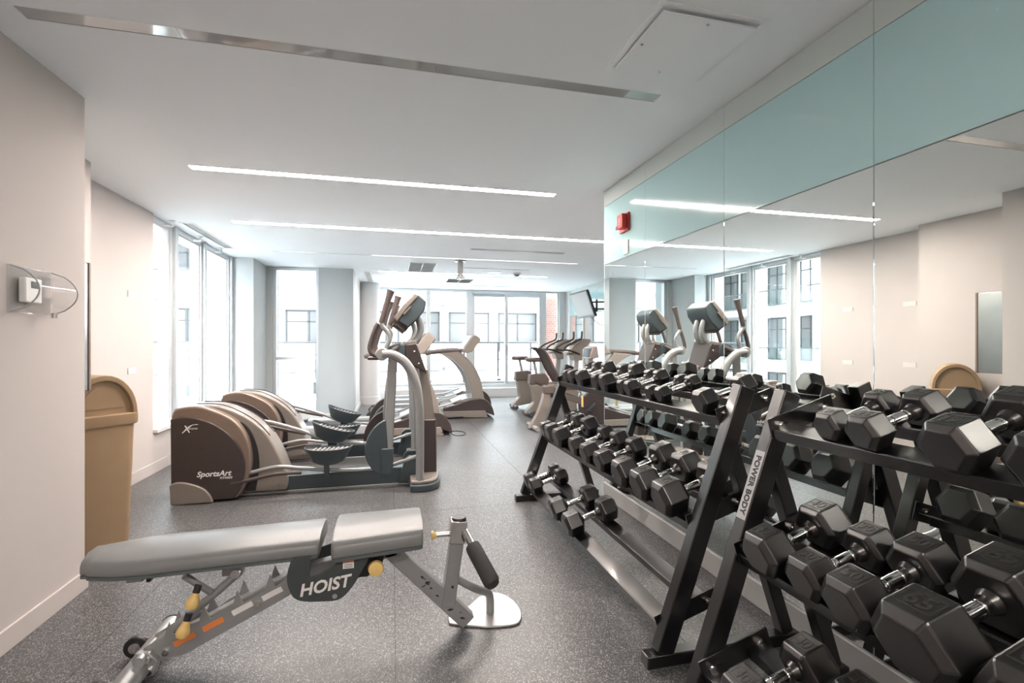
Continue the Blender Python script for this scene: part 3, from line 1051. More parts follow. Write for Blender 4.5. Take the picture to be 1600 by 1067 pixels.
TAPER = [(d, .15 - .062 * ((.26 - d) / .26) ** 2.2) for d in (.03, .045, .06, .08, .10, .13, .16, .20, .26)]
bk = pad('back_pad', padrows(-1.12, -.285, .088, .150, .02, TAPER), .058, .495).build('back_pad', 'bench_vinyl', b, ang=60)
rows = padrows(-1.118, -.287, .090, .152, .02, [(d, h_ + .002) for d, h_ in TAPER])
rg = [[(x - BX, s * hw, .495 + dz - .058 + z) for s, z in ((-1, -.006), (-1, .005), (1, .005), (1, -.006))] for x, hw, dz in rows]
MB().loft(rg).build('pad_board', 'bench_piping', bk)
st_ = pad('seat_pad', padrows(-.235, .125, .185, .165, .03), .066, .512).build('seat_pad', 'bench_vinyl', b, ang=60)
rows = padrows(-.233, .123, .187, .167, .03)
rg = [[(x - BX, s * hw, .512 + dz - .066 + z) for s, z in ((-1, -.008), (-1, .005), (1, .005), (1, -.008))] for x, hw, dz in rows]
MB().loft(rg).build('pad_board', 'bench_piping', st_)
# main spine: left ladder plates, right beam
MB().bar(bl((-.93, .075)), bl((-.34, .345)), .05, .06).build('rear_beam', 'bench_silver', b, bev=.004)
for yy in (2.155, 2.245):
    lad = [(-.945, .055), (-.93, .125), (-.86, .165), (-.845, .215), (-.825, .155), (-.79, .19), (-.74, .205), (-.725, .262), (-.70, .208), (-.66, .235), (-.62, .258), (-.605, .31), (-.582, .255), (-.53, .28), (-.50, .305), (-.485, .36), (-.462, .305), (-.43, .33), (-.39, .42), (-.36, .42), (-.36, .33), (-.40, .27), (-.47, .235), (-.78, .085)]
    o = MB().prism([(x - BX, z) for x, z in lad], yy - BY - .003, yy - BY + .003).build('ladder_plate', 'bench_silver', b, bev=.001)
    if yy < BY:
        for (xa, za, c_) in ((-.79, .14, 'orange'), (-.69, .185, 'orange'), (-.585, .235, 'white_print'), (-.475, .28, 'white_print')):
            dd = Vector((1, 0, .45)).normalized()
            MB().bar((xa - BX - .04 * dd.x, yy - BY - .0042, za - .04 * dd.z), (xa - BX + .04 * dd.x, yy - BY - .0042, za + .04 * dd.z), .002, .022).build('ladder_sticker', c_, o)
        for xa, za in ((-.855, .10), (-.53, .245)):
            MB().cyl((xa - BX, yy - BY - .012, za), (xa - BX, yy - BY, za), .012, n=10).build('bolt', 'chrome', o)
# rear cross foot with wheels
MB().cyl((-.945 - BX, -.24, .055), (-.945 - BX, .24, .055), .042, n=18).build('rear_foot', 'bench_silver', b)
for yy, s in ((-.24, -1), (.24, 1)):
    MB().cyl((-.945 - BX, yy, .055), (-.945 - BX, yy + s * .012, .055), .045, .040, n=18).build('foot_cap', 'black_plastic', b)
MB().prism([(x - BX, z) for x, z in ((-.99, .03), (-.93, .02), (-.885, .03), (-.87, .08), (-.90, .12), (-.95, .12))], -.075, -.045).build('foot_clamp', 'bench_silver', b, bev=.004)
for dx, z in ((-.90, .05), (-.905, .095)):
    MB().cyl((dx - BX, -.085, z), (dx - BX, -.07, z), .012, n=10).build('bolt', 'chrome', b)
for yy in (.12, -.16):
    w_ = MB().cyl((-1.03 - BX, yy - .012, .045), (-1.03 - BX, yy + .012, .045), .043, n=24).build('wheel', 'black_plastic', b, bev=.004)
    MB().cyl((-1.03 - BX, yy - .016, .045), (-1.03 - BX, yy + .016, .045), .022, n=16).build('wheel_hub', 'chrome', w_)
    MB().bar((-1.03 - BX, yy + .02, .045), (-.95 - BX, yy + .02, .06), .01, .03).build('wheel_fork', 'bench_silver', b)
# support strut under the back pad
MB().cyl(bl((-.925, .10), 2.17), bl((-.60, .375), 2.17), .016, n=14).build('support_strut', 'bench_silver', b)
MB().cyl(bl((-.925, .10), 2.10), bl((-.925, .10), 2.24), .02, n=14).build('strut_foot', 'bench_silver', b)
MB().span(bl((-.66, .37), 2.15), bl((-.585, .445), 2.19)).build('strut_bracket', 'bench_silver', b, bev=.003)
MB().cyl(bl((-.605, .385), 2.125), bl((-.605, .385), 2.20), .017, n=12).build('pivot_bolt', 'chrome', b)
MB().cyl(bl((-.785, .40), 2.13), bl((-.70, .31), 2.16), .013, n=12).build('cross_strut', 'bench_silver', b)
MB().cyl(bl((-.80, .425), 2.11), bl((-.80, .425), 2.13), .012, n=10).build('bolt', 'chrome', b)
MB().span(bl((-.97, .40), 2.11), bl((-.915, .44), 2.15)).build('pad_bracket', 'bench_silver', b, bev=.003)
MB().span(bl((-.905, .395), 2.11), bl((-.89, .44), 2.15)).build('pad_stop', 'black_plastic', b, bev=.003)
for x, z, tx, tz in ((-.729, .340, .010, .026), (-.760, .236, .010, .028)):
    k = MB()
    top = Vector(bl((x + tx, z + tz), 2.07))
    bot = Vector(bl((x - .008, z - .040), 2.055))
    ax = (bot - top)
    L_ = ax.length
    k.lathe([(.006, 0), (.012, L_ * .12), (.013, L_ * .25), (.022, L_ * .55), (.024, L_ * .75), (.018, L_ * .93), (.004, L_)], top, ax.normalized(), 16)
    kn = k.build('pull_knob', 'yellow_knob', b)
    MB().cyl(top - ax.normalized() * .018, top + ax.normalized() * .01, .013, n=12).build('knob_collar', 'black_plastic', kn)
# dark maker's side plates
pp = spl([(-.385, .45), (-.398, .40), (-.396, .355), (-.375, .305), (-.335, .285), (-.28, .278), (-.21, .276), (-.165, .31), (-.125, .37), (-.095, .425)], 3) + [(-.095, .458), (-.215, .458), (-.222, .42), (-.275, .386), (-.315, .375), (-.318, .39), (-.31, .46), (-.375, .46)]
for yy in (2.05, 2.35):
    o = MB().prism([(x - BX, z) for x, z in pp], yy - BY - .006, yy - BY + .006).build('side_plate', 'bench_dark', b, bev=.0015)
    if yy < BY:
        text('HOIST', .066, 'white_print', o, (-.262 - BX, yy - BY - .0085, .338), (1, 0, .11), (0, 0, 1), shear=.28, bold=.0018)
        MB().cyl((-.222 - BX, yy - BY - .012, .295), (-.222 - BX, yy - BY, .295), .010, n=10).build('bolt', 'chrome', o)
        MB().span((-.192 - BX, yy - BY - .0072, .421), (-.15 - BX, yy - BY - .005, .441)).build('warning_sticker', 'orange', o)
        MB().span((-.192 - BX, yy - BY - .0072, .398), (-.15 - BX, yy - BY - .005, .421)).build('notice_sticker', 'white_print', o)
        for zz in (.402, .408, .414):
            MB().span((-.187 - BX, yy - BY - .0078, zz), (-.155 - BX, yy - BY - .007, zz + .0018)).build('print_line', 'ink', o)
MB().span(bl((-.375, .43), 2.05), bl((-.32, .445), 2.35)).build('back_pad_bracket', 'bench_dark', b)
MB().span(bl((-.20, .425), 2.05), bl((-.11, .445), 2.35)).build('seat_carrier', 'bench_dark', b)
MB().bar(bl((-.345, .34)), bl((.02, .40)), .055, .055).build('front_spine', 'bench_silver', b, bev=.004)
MB().prism([(x - BX, z) for x, z in ((-.13, .42), (-.03, .425), (-.04, .38), (-.10, .33), (-.14, .33))], -.10, -.092).build('seat_adjuster', 'black_plastic', b, bev=.002)
kn = MB().lathe([(.006, -.03), (.028, -.022), (.032, -.008), (.028, .004), (.01, .008)], bl((-.065, .383), 2.045), (0, -1, .1), 18).build('seat_knob', 'yellow_knob', b)
MB().cyl(bl((-.065, .383), 2.05), bl((-.065, .383), 2.18), .009, n=10).build('knob_shaft', 'chrome', kn)
# front sloping beam, post, plate, brace
fb_ = MB().bar(bl((-.02, .41)), bl((.335, .035)), .055, .07).build('front_beam', 'bench_silver', b, bev=.004)
rs = random.Random(3)
for i in range(14):
    f_ = rs.uniform(.4, .93)
    x = -.02 + .355 * f_
    z = .41 - .375 * f_ + rs.uniform(-.02, .02)
    MB().box((x - BX, -.0280, z), (rs.uniform(.006, .02), .0012, rs.uniform(.003, .008)), Matrix.Rotation(rs.uniform(-.8, .8), 3, 'Y')).build('paint_chip', 'ink', fb_)
MB().bar(bl((.243, .12)), bl((.288, .435)), .06, .06, (1, 0, 0)).build('post', 'bench_silver', b, bev=.004)
MB().cyl(bl((.262, .21), 2.166), bl((.262, .21), 2.17), .006, n=8).build('post_hole_shade', 'ink', b)  # solid dark disc; its colour stands in for shade inside a bolt hole
MB().bar(bl((.282, .40)), bl((.293, .50)), .072, .072, (1, 0, 0)).build('post_sleeve', 'chrome', b, bev=.004)
MB().lathe([(.036, 0), (.030, .012), (.012, .016)], bl((.294, .498)), (0, 0, 1), 16).build('post_cap', 'black_plastic', b)
kn = MB().lathe([(.018, 0), (.02, .008), (.012, .014), (.012, .024)], bl((.17, .437)), (1, 0, 0), 14).build('post_knob', 'yellow_knob', b)
MB().cyl(bl((.19, .437)), bl((.25, .437)), .011, n=12).build('knob_shaft', 'chrome', kn)
rh = Vector(bl((.315, .455), 2.18))
rt = Vector(bl((.40, .315), 1.93))
rd = (rt - rh).normalized()
MB().cyl(rh - rd * .03, rh + rd * .12, .017, n=14).build('roller_bar', 'chrome', b)
MB().lathe([(.012, .0), (.032, .004), (.034, .02), (.034, .19), (.026, .205), (.004, .21)], rh + rd * .09, rd, 20).build('roller_pad', 'foam', b)
bp = [(.255, 2.24), (.30, 2.215)] + [(x, y) for x, y in spl([(.42, 2.17), (.55, 2.16), (.595, 2.22), (.60, 2.32), (.565, 2.42), (.50, 2.465), (.42, 2.43)], 4)] + [(.31, 2.30), (.255, 2.29)]
MB().prism([(x - BX, y - BY) for x, y in bp], 0, .010, 'z').build('foot_plate', 'bench_silver', b, bev=.003)
MB().tube([bl((.265, .245)), bl((.37, .175)), bl((.435, .125), 2.25), bl((.452, .08), 2.27), bl((.455, .008), 2.28)], .019, 12, smooth=5).build('brace_tube', 'bench_silver', b)


# ================================================================ ELLIPTICALS
def elliptical(label, loc):
    t = thing('elliptical_trainer', label, 'elliptical', loc, 0, 'ellipticals beside the side windows')
    MB().prism([(.40, .02), (.40, .135), (1.86, .165), (1.97, .02)], -.095, .095).build('base_rail', 'slate_plastic', t, bev=.008)
    MB().span((.36, -.105, 0), (1.95, .105, .022)).build('rail_trim', 'silver_paint', t, bev=.004)
    for s in (-1, 1):
        MB().prism([(1.80, .03), (1.86, .24), (1.90, .27), (2.02, .27), (2.02, .03)], min(s * .10, s * .14), max(s * .10, s * .14)).build('mast_gusset', 'slate_plastic', t, bev=.008)
    body = spl([(.02, .10), (0.0, .70), (.05, .765), (.15, .785), (.343, .77), (.495, .705), (.61, .625), (.706, .52), (.793, .36), (.839, .235), (.874, .13), (.865, .03)], 4)
    MB().prism(body + [(.02, .03)], -.135, .135).build('shroud', 'tan_plastic', t, bev=.025, seg=3)
    groove = spl([(.16, .79), (.35, .776), (.51, .70), (.63, .61), (.72, .50)], 4)
    for s in (-1, 1):
        MB().tube([(x + .002, s * .085, z + .004) for x, z in groove], .004, 6).build('shroud_groove', 'black_plastic', t)
        cov = spl([(.025, .715), (.061, .772), (.193, .788), (.317, .755), (.454, .682), (.53, .60), (.582, .487), (.605, .33), (.59, .20), (.55, .09), (.50, .02)], 4) + [(.03, .02)]
        y0, y1 = s * .12, s * .232
        cvr = MB().prism(cov, min(y0, y1), max(y0, y1)).build('side_cover', 'bronze_plastic', t, bev=.03, seg=3)
        dk = spl([(.022, .690), (.10, .708), (.20, .695), (.327, .645), (.454, .545), (.53, .437), (.566, .318), (.563, .22), (.535, .105), (.48, .02)], 4) + [(.028, .02)]
        y0, y1 = s * .20, s * .243
        dp = MB().prism(dk, min(y0, y1), max(y0, y1)).build('dark_panel', 'brown_plastic', t, bev=.010, seg=3)
        ft = spl([(.022, .165), (.07, .185), (.15, .175), (.255, .130), (.31, .07), (.335, .006)], 4) + [(.03, .006)]
        y0, y1 = s * .21, s * .262
        MB().prism(ft, min(y0, y1), max(y0, y1)).build('corner_foot', 'tan_plastic', t, bev=.010, seg=3)
        if s < 0:
            text('SportsArt', .062, 'white_print', dp, (.335, -.2445, .235), (1, 0, 0), (0, 0, 1), shear=.25, bold=.0016)
            text('FITNESS', .022, 'white_print', dp, (.425, -.2445, .198), (1, 0, 0), (0, 0, 1), shear=.25, bold=.0008, space=1.2)
            text('X', .085, 'white_print', dp, (.135, -.2445, .605), (1, 0, 0), (0, 0, 1), shear=.3)
            text('treme', .026, 'white_print', dp, (.185, -.2445, .612), (1, 0, 0), (0, 0, 1), shear=.3)
            MB().tube([(.11, -.2445, .575), (.14, -.2445, .615), (.18, -.2445, .640), (.225, -.2445, .643)], [.001, .003, .003, .001], 6, smooth=4).build('logo_swoosh', 'white_print', dp)
        slot = spl([(.45, .63), (.51, .635), (.58, .56), (.63, .43), (.65, .29), (.64, .16), (.62, .05)], 4) + [(.54, .05), (.58, .20), (.585, .33), (.56, .45), (.51, .55)]
        y0, y1 = s * .12, s * .150
        MB().prism(slot, min(y0, y1), max(y0, y1)).build('arm_slot', 'black_plastic', t)
        MB().cyl((.80, s * .135, .085), (.80, s * .139, .085), .012, n=14).build('cover_plug', 'bronze_plastic', t)
    # pedal arms, pedals
    arms = {-1: [(.46, .195), (.60, .215), (.80, .25), (1.0, .225), (1.2, .20), (1.46, .185), (1.70, .20), (1.97, .275)],
            1: [(.50, .58), (.62, .585), (.75, .55), (.96, .475), (1.15, .395), (1.35, .36), (1.55, .335), (1.72, .31)]}
    for s in (-1, 1):
        y = s * .205
        arm = MB().tube([(x, y - s * .02, z) for x, z in arms[s]], .017, 10, smooth=4).build('pedal_arm', 'silver_paint', t)
        low = [(x, z - .05) for x, z in arms[s][:3]] + [(arms[s][3][0], arms[s][3][1] - .025)]
        MB().tube([(x, y + s * .025, z) for x, z in low], .015, 10, smooth=4).build('arm_link', 'grip_brown', arm)
        px, pz, pt = (1.215, .34, 0.0) if s < 0 else (1.19, .455, .30)
        Mp = Matrix.Rotation(pt, 3, 'Y')

        def pt3(x, yy, z):
            v = Mp @ Vector((x, yy, z))
            return (px + v.x, y + v.y, pz + v.z)

        def oval(a, bw, z, shift=0, n=24):
            out = []
            for j in range(n):
                an = 2 * PI * j / n
                cx, sy = math.cos(an), math.sin(an)
                out.append(pt3(shift + a * math.copysign(abs(cx) ** .75, cx), bw * math.copysign(abs(sy) ** .75, sy), z + .018 * (cx ** 2)))
            return out
        pd = MB().loft([oval(.10, .05, -.085), oval(.135, .07, -.068), oval(.192, .10, .035), oval(.20, .105, .052), oval(.192, .098, .054), oval(.185, .092, .028)]).build('pedal', 'slate_plastic', t)
        MB().loft([oval(.184, .091, .029), oval(.182, .089, .033)]).build('pedal_mat', 'grip_brown', pd)
        for j in range(8):
            x = -.13 + j * .037
            a, b_ = pt3(x, -.075, .040), pt3(x + .02, .075, .040)
            MB().bar(a, b_, .012, .012).build('tread_ridge', 'deck_grey', pd)
        if s < 0:
            MB().span((px - .035, y - .045, .16), (px + .005, y + .005, pz - .06)).build('pedal_bracket', 'slate_plastic', t, bev=.004)
            MB().cyl((px - .015, y - .05, .155), (px - .015, y - .02, .155), .024, n=16).build('pedal_pivot', 'slate_plastic', t)
        else:
            MB().span((px - .03, y - .03, pz - .13), (px + .05, y + .03, pz - .06)).build('pedal_bracket', 'black_plastic', t, bev=.004)
    for s in (-1, 1):
        y = s * .275
        dx = 0.0 if s < 0 else -.04
        # swinging lower arm with leaf cover
        la = MB().prism([(1.715, 1.18), (1.795, 1.18), (1.755 + dx, .37), (1.672 + dx, .37)], y - .022, y + .022).build('lower_arm', 'silver_paint', t, bev=.010, seg=3)
        lf = spl([(1.70, .635), (1.64, .605), (1.575, .54), (1.53, .45), (1.519, .34), (1.55, .25), (1.61, .175), (1.665, .155)], 4) + [(1.705, .155), (1.715, .40)]
        MB().prism([(x + dx, z) for x, z in lf], y - .024, y + .024).build('leaf_cover', 'slate_plastic' if s < 0 else 'brown_plastic', la, bev=.008)
        MB().prism([(1.655 + dx, .385), (1.762 + dx, .385), (1.755 + dx, .19), (1.73 + dx, .155), (1.655 + dx, .155)], y - .036, y + .034).build('arm_shoe', 'slate_plastic', la, bev=.010)
        # fixed curved frame tube and pivot cap
        y = s * .315
        MB().tube([(1.664, y, 1.208), (1.76, y, 1.200), (1.865, y, 1.125), (1.945, y, .975), (1.982, y, .75), (1.988, y, .40), (1.985, y, .06)], [.036, .040, .042, .040, .038, .036, .036], 14, smooth=6).build('frame_tube', 'silver_paint', t)
        MB().lathe([(.05, 0), (.056, .004), (.056, .035), (.048, .042), (.004, .043)], (1.664, s * .285, 1.208), (0, s, 0), 24).build('pivot_cap', 'silver_paint', t)
        # moving handle and grip
        y = s * .265
        hx = 0 if s < 0 else .07
        hb = MB().tube([(1.672, y, 1.20), (1.70, y, 1.27), (1.725, y, 1.34), (1.71 + hx * .4, y, 1.40), (1.665 + hx * .7, y, 1.455), (1.66 + hx, y, 1.50)], .020, 12, smooth=5).build('handle', 'silver_paint', t)
        MB().tube([(1.655 + hx, y, 1.48), (1.675 + hx, y, 1.55), (1.70 + hx, y, 1.64), (1.725 + hx, y, 1.72), (1.738 + hx, y, 1.765)], [.023, .024, .024, .030, .036], 12, smooth=4).build('grip', 'grip_brown', hb)
        # fixed loop bar
        y = s * .22
        MB().tube([(1.80, y * .6, 1.27), (1.70, y, 1.20), (1.60, y, 1.195), (1.557, y, 1.25), (1.575, y, 1.34), (1.61, y, 1.44), (1.63, y, 1.475)], .021, 10, smooth=5).build('fixed_handlebar', 'grip_brown', t)
    MB().cyl((1.664, -.29, 1.208), (1.664, .29, 1.208), .028).build('pivot_axle', 'slate_plastic', t)
    MB().span((1.53, -.12, 1.15), (1.66, .12, 1.18)).build('accessory_tray', 'brown_plastic', t, bev=.012)
    # front foot, mast, head, console
    plan = [(1.90, -.36), (1.99, -.375)] + spl([(2.08, -.36), (2.15, -.28), (2.185, -.12), (2.19, 0), (2.185, .12), (2.15, .28), (2.08, .36)], 3) + [(1.99, .375), (1.90, .36)]
    MB().prism(plan, 0, .062, 'z').build('front_foot', 'slate_plastic', t, bev=.010)
    MB().prism([(1.90 + (x - 1.90) * .93 + .005, y * .95) for x, y in plan], .06, .098, 'z').build('foot_top', 'tan_plastic', t, bev=.016, seg=3)

    def rect(x0, x1, hy, z):
        return [(x0, -hy, z), (x1, -hy, z), (x1, hy, z), (x0, hy, z)]
    MB().loft([rect(2.01, 2.155, .085, .08), rect(2.025, 2.15, .08, .59)]).build('mast_cover', 'brown_plastic', t, bev=.014)
    MB().loft([rect(2.03, 2.142, .07, .57), rect(1.99, 2.08, .07, 1.06)]).build('mast', 'tan_plastic', t, bev=.012)
    MB().prism([(1.66, 1.22), (1.70, 1.265), (1.76, 1.295), (1.815, 1.31), (1.845, 1.285), (1.868, 1.24), (1.868, 1.14), (1.78, 1.185)], -.15, .15).build('head_rear_cover', 'slate_plastic', t, bev=.012)
    MB().prism([(1.862, 1.29), (1.965, 1.305), (2.062, 1.02), (1.862, 1.14)], -.155, .155).build('head_front_cover', 'brown_plastic', t, bev=.012)
    MB().prism([(1.855, 1.285), (1.862, 1.315), (1.968, 1.325), (1.97, 1.30)], -.15, .15).build('head_top', 'tan_plastic', t, bev=.004)
    for x, z in ((1.945, 1.225), (1.985, 1.115)):
        for s in (-1, 1):
            MB().ball((x, s * .156, z), .012).build('bolt', 'steel', t)
    for s in (-1, 1):
        MB().tube([(1.93, s * .055, 1.30), (1.985, s * .055, 1.35), (2.01, s * .055, 1.44), (1.99, s * .055, 1.53), (1.95, s * .055, 1.57)], .030, 12, smooth=5).build('console_neck', 'silver_paint', t)
    con = MB().prism([(1.762, 1.535), (1.855, 1.66), (1.948, 1.757), (1.985, 1.735), (1.885, 1.625), (1.795, 1.495)], -.185, .185).build('console', 'tan_plastic', t, bev=.008)
    MB().prism([(1.795, 1.505), (1.885, 1.625), (1.985, 1.745), (2.052, 1.685), (2.035, 1.60), (1.975, 1.52), (1.89, 1.443)], -.175, .175).build('console_back', 'slate_plastic', con, bev=.012)
    MB().prism([(1.765, 1.552), (1.935, 1.748), (1.939, 1.745), (1.769, 1.549)], -.15, .15).build('screen', 'screen', con)
    MB().bar((1.85, -.187, 1.565), (1.91, -.187, 1.635), .012, .014).build('side_clip', 'tan_plastic', con)
    MB().bar((1.85, .187, 1.565), (1.91, .187, 1.635), .012, .014).build('side_clip', 'label_grey', con)
    MB().prism([(1.745, 1.505), (1.765, 1.53), (1.89, 1.44), (1.87, 1.41)], -.12, .12).build('reading_shelf', 'grip_brown', con, bev=.004)
    return t


E1 = elliptical('large tan and dark brown elliptical trainer behind the weight bench', (-1.75, 4.665, 0))
E2 = dup(E1, None, (-1.75, 5.83, 0), 'tan and brown elliptical trainer between the treadmill and the other elliptical')


# ================================================================ TREADMILLS
def treadmill(label, loc):
    t = thing('treadmill', label, 'treadmill', loc, 0, 'treadmills facing the mirror side')
    MB().span((.03, -.40, .07), (1.50, .40, .145)).build('deck', 'slate_plastic', t, bev=.006)
    MB().span((.015, -.27, .145), (1.50, .27, .158)).build('running_belt', 'belt', t, bev=.004)
    MB().cyl((.03, -.30, .11), (.03, .30, .11), .05, n=18).build('rear_roller', 'belt', t)
    for s in (-1, 1):
        y0, y1 = s * .275, s * .43
        MB().prism([(.06, .06), (.04, .14), (.10, .185), (1.25, .195), (1.42, .25), (1.42, .08)], min(y0, y1), max(y0, y1)).build('side_rail', 'deck_grey', t, bev=.010)
        y0, y1 = s * .27, s * .44
        MB().prism([(-.03, .03), (-.04, .12), (.02, .18), (.11, .195), (.11, .03)], min(y0, y1), max(y0, y1)).build('rear_cap', 'black_plastic', t, bev=.012)
        MB().span((.0, s * .38 - .03, 0), (.07, s * .38 + .03, .04)).build('rear_foot', 'black_plastic', t)
        hood_strip = spl([(1.05, .20), (1.22, .205), (1.38, .25), (1.55, .315)], 4)
        MB().tube([(x, s * .33, z + .008) for x, z in hood_strip], .016, 8).build('step_trim', 'silver_paint', t)
    text('SportsArt', .075, 'ink', t, (.62, -.4315, .13), (1, 0, 0), (0, 0, 1), shear=.25, bold=.0012)
    hd_ = spl([(1.22, .19), (1.43, .245), (1.60, .30), (1.73, .325), (1.88, .34), (1.97, .315), (2.05, .245), (2.10, .15), (2.125, .05)], 3) + [(2.12, .03), (1.90, .12), (1.22, .12)]
    MB().prism(hd_, -.435, .435).build('motor_hood', 'brown_plastic', t, bev=.02, seg=3)
    MB().prism(spl([(1.40, .255), (1.60, .325), (1.75, .352), (1.90, .352), (1.97, .325)], 3) + [(1.90, .29), (1.60, .27)], -.33, .33).build('hood_top', 'silver_paint', t, bev=.01)
    for s in (-1, 1):
        y0, y1 = s * .41, s * .442
        MB().prism([(1.22, .135), (1.96, .128), (1.99, .05), (1.93, .035), (1.28, .035)], min(y0, y1), max(y0, y1)).build('lower_panel', 'tan_plastic', t, bev=.006)
        MB().bar((1.30, s * .41, .035), (1.62, s * .41, .045), .03, .03).build('lift_rod', 'silver_paint', t)
        MB().prism([(1.55, .075), (2.0, .035), (2.0, .005), (1.58, .015)], min(s * .38, s * .44), max(s * .38, s * .44)).build('lift_arm', 'tan_plastic', t, bev=.004)
        out = spl([(1.955, .30), (1.90, .56), (1.80, .78), (1.66, .97), (1.53, 1.10), (1.50, 1.16)], 4)
        inn = spl([(1.18, 1.13), (1.33, 1.06), (1.47, .955), (1.60, .80), (1.70, .58), (1.755, .30)], 4)
        MB().prism(out + inn, min(s * .33, s * .40), max(s * .33, s * .40)).build('upright', 'tan_plastic' if s < 0 else 'silver_paint', t, bev=.018, seg=3)
        MB().tube([(.93, s * .36, 1.11), (1.00, s * .36, 1.135), (1.30, s * .36, 1.165), (1.60, s * .36, 1.175)], [.026, .030, .034, .034], 10, smooth=4).build('handrail', 'grip_brown', t)
    con = MB().prism([(1.53, 1.15), (1.60, 1.215), (1.752, 1.44), (1.80, 1.445), (1.872, 1.40), (1.885, 1.355), (1.74, 1.16), (1.65, 1.13)], -.40, .40).build('console', 'tan_plastic', t, bev=.014)
    MB().prism([(1.60, 1.22), (1.748, 1.438), (1.744, 1.442), (1.595, 1.224)], -.34, .34).build('screen', 'brown_plastic', con)
    MB().prism([(1.762, 1.435), (1.80, 1.455), (1.885, 1.40), (1.90, 1.35), (1.85, 1.30)], -.30, .30).build('console_back', 'grip_brown', con, bev=.01)
    MB().prism([(1.10, 1.145), (1.58, 1.20), (1.60, 1.17), (1.10, 1.115)], -.36, -.20).build('tray', 'grip_brown', con, bev=.006)
    MB().cyl((1.55, -.36, 1.17), (1.55, .36, 1.17), .03).build('cross_bar', 'grip_brown', t)
    return t


T1 = treadmill('treadmill closest to the ellipticals with tan front upright', (-1.30, 7.28, 0))
T2 = dup(T1, None, (-.38, 8.78, 0), 'middle treadmill of the row with tan arched uprights')
T3 = dup(T1, None, (-.14, 10.22, 0), 'last treadmill of the row before the far window')
tag(MB().tube([(.78, 6.95, .04), (.86, 6.80, .006), (.99, 6.82, .006), (1.02, 7.0, .006), (.93, 7.14, .006), (.74, 7.12, .008), (.69, 7.05, .03)], .006, 6, smooth=6).build('power_cord', 'cord'), 'thin black power cord curling on the floor by the treadmill', 'cord')


# ================================================================ BIKES
def upright_bike(label, loc):
    t = thing('exercise_bike', label, 'exercise bike', loc, 0, 'upright bikes by the far mirrors')
    MB().prism([(.0, .02), (.02, .08), (.16, .24), (.13, .44), (.10, .56), (.43, .57), (.55, .48), (.95, .50), (1.02, .40), (.98, .14), (1.0, .05), (.86, .05), (.70, .12), (.36, .10), (.14, .06), (.10, .02)], -.085, .085).build('body', 'tan_plastic', t, bev=.02)
    MB().prism([(.075, .56), (.09, .74), (.36, .76), (.44, .66), (.43, .56)], -.095, .095).build('dark_cover', 'seat_vinyl', t, bev=.015)
    for x in (.06, .95):
        MB().cyl((x, -.24, .045), (x, .24, .045), .036, n=14).build('stabilizer', 'slate_plastic', t)
    MB().cyl((.23, 0, .72), (.18, 0, .97), .026).build('seat_post', 'silver_paint', t)
    MB().loft([[(.16 + a * math.cos(2 * PI * j / 20) * (1 if math.cos(2 * PI * j / 20) < 0 else 1.5), bw * math.sin(2 * PI * j / 20) * (1 - .45 * max(0, math.cos(2 * PI * j / 20))), z) for j in range(20)] for a, bw, z in ((.10, .09, .965), (.14, .13, .985), (.145, .135, 1.02), (.12, .11, 1.045))]).build('saddle', 'seat_vinyl', t)
    for s in (-1, 1):
        MB().bar((.55, s * .11, .32), (.55 + s * .12, s * .11, .32 - s * .13), .02, .03).build('crank', 'slate_plastic', t)
        MB().box((.55 + s * .12, s * .17, .32 - s * .13), (.10, .09, .025)).build('pedal', 'black_plastic', t)
    MB().loft([[(x0, -.04, z), (x1, -.04, z), (x1, .04, z), (x0, .04, z)] for x0, x1, z in ((.88, 1.0, .48), (.95, 1.04, 1.0))]).build('mast', 'silver_paint', t, bev=.01)
    con = MB().prism([(.78, 1.13), (.90, 1.26), (1.06, 1.39), (1.26, 1.37), (1.16, 1.24), (1.08, 1.20), (1.07, .98), (.93, .98), (.88, 1.10)], -.13, .13).build('console', 'tan_plastic', t, bev=.014)
    MB().prism([(.90, 1.268), (1.05, 1.388), (1.047, 1.392), (.897, 1.272)], -.11, .11).build('screen', 'screen', con)
    for s in (-1, 1):
        MB().tube([(1.02, s * .12, 1.10), (.80, s * .20, 1.17), (.68, s * .22, 1.19), (.76, s * .22, 1.27), (.97, s * .2, 1.36), (1.02, s * .2, 1.40), (1.03, s * .2, 1.52)], .018, 10, smooth=4).build('handlebar', 'black_plastic', t)
    MB().tube([(.82, -.20, 1.14), (.80, 0, 1.10), (.82, .20, 1.14)], .018, 8, smooth=4).build('front_bar', 'tan_plastic', t)
    return t


B1 = upright_bike('tan upright exercise bike next to the sliding door', (2.30, 9.40, 0))
B2 = dup(B1, None, (2.32, 8.45, 0), 'tan upright exercise bike between the recumbent bike and another upright')
t = thing('recumbent_bike', 'recumbent exercise bike with brown mesh backrest beside the rack end', 'exercise bike', (2.02, 7.05, 0))
out = spl([(-.02, .02), (.0, .06), (.10, .22), (.18, .42), (.22, .58), (.28, .66)], 4)
inn = spl([(.46, .64), (.38, .55), (.34, .40), (.26, .20), (.16, .06), (.15, .02)], 4)
MB().prism(out + inn, -.06, .06).build('rear_leg', 'tan_plastic', t, bev=.012)
MB().bar((.30, 0, .58), (.95, 0, .36), .09, .10).build('main_beam', 'tan_plastic', t, bev=.015)
MB().cyl((.05, -.26, .04), (.05, .26, .04), .035).build('stabilizer', 'silver_paint', t)
MB().cyl((1.20, -.26, .04), (1.20, .26, .04), .035).build('stabilizer', 'silver_paint', t)
MB().prism([(.85, .05), (.80, .45), (.95, .62), (1.20, .60), (1.32, .40), (1.25, .05)], -.11, .11).build('drive_cover', 'brown_plastic', t, bev=.02)
bkp = [(.09, 1.235), (.17, 1.20), (.25, 1.08), (.32, .93), (.40, .80), (.46, .70)]
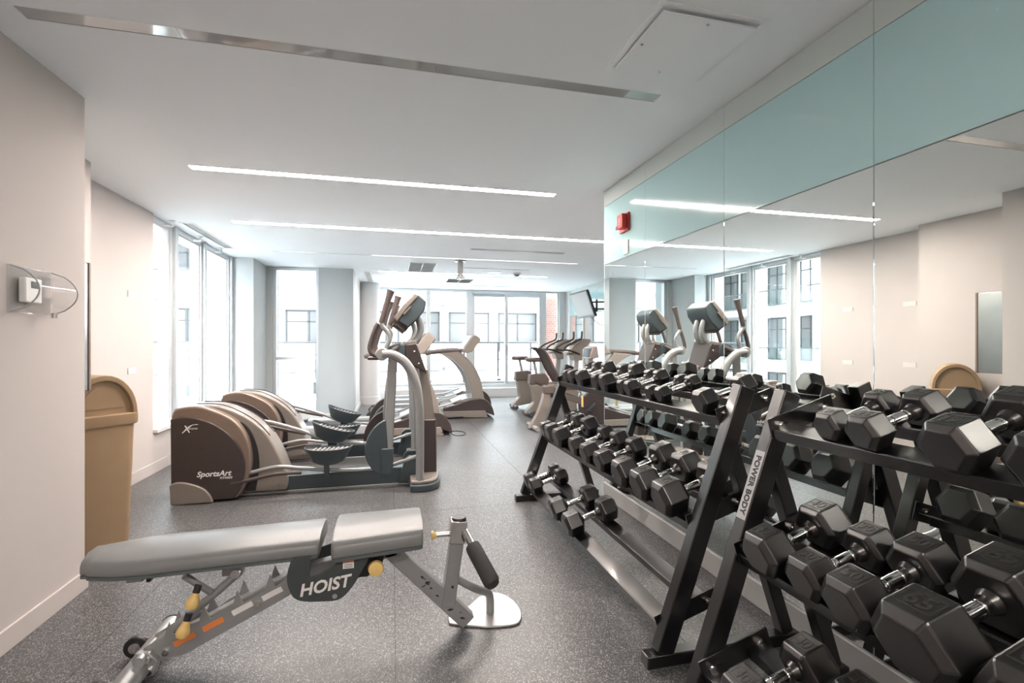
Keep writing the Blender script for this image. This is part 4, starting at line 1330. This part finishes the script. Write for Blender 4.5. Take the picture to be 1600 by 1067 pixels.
MB().loft([[(x - .018, -hw, z), (x - .005, -hw * .5, z + .006), (x - .005, hw * .5, z + .006), (x - .018, hw, z), (x + .012, hw, z), (x + .024, hw * .5, z), (x + .024, -hw * .5, z), (x + .012, -hw, z)] for (x, z), hw in zip(spl(bkp, 3), [.12, .16, .18, .19, .2, .2, .205, .205, .21, .21, .21, .205, .20, .19, .18, .16])]).build('backrest', 'mesh_fabric', t)
for s in (-1, 1):
    MB().tube([(x - .02, s * .20, z) for x, z in bkp], .016, 8, smooth=4).build('back_frame', 'brown_plastic', t)
    MB().tube([(.42, s * .2, .66), (.34, s * .27, .62), (.22, s * .29, .66), (.16, s * .29, .70)], .016, 8, smooth=4).build('seat_handle', 'grip_brown', t)
    MB().bar((1.0, s * .14, .38), (1.0 + s * .13, s * .14, .38 + s * .11), .02, .03).build('crank', 'slate_plastic', t)
    MB().box((1.0 + s * .13, s * .20, .38 + s * .11), (.10, .09, .03)).build('pedal', 'black_plastic', t)
MB().loft([rr(.20, .20, .60, .06), rr(.22, .22, .64, .06), rr(.21, .21, .69, .06)]).build('seat', 'seat_vinyl', t).location = (.56, 0, 0)
MB().prism([(.10, .68), (.12, .56), (.28, .56), (.29, .70)], -.34, -.24).build('side_control', 'seat_vinyl', t, bev=.02)
MB().prism([(.30, .62), (.31, .48), (.44, .48), (.45, .62)], -.13, .10).build('storage_basket', 'black_plastic', t, bev=.012)
MB().bar((1.05, 0, .58), (.98, 0, 1.10), .06, .07, (1, 0, 0)).build('mast', 'silver_paint', t, bev=.01)
con = MB().prism([(.90, 1.06), (.95, 1.24), (1.03, 1.26), (1.06, 1.08)], -.16, .16).build('console', 'tan_plastic', t, bev=.012)
MB().prism([(.902, 1.09), (.945, 1.225), (.94, 1.227), (.897, 1.092)], -.13, .13).build('screen', 'screen', con)
tg = thing('orange_tag', 'small orange tag hanging from the mirror side rack end', 'tag', (1.60, 3.93, .80))
MB().span((-.002, -.02, -.05), (.002, .02, .05)).build('card', 'yellow_knob', tg)
MB().tube([(0, 0, .05), (-.06, -.02, .12), (-.14, -.03, .15)], .003, 6, smooth=3).build('string', 'cord', tg)
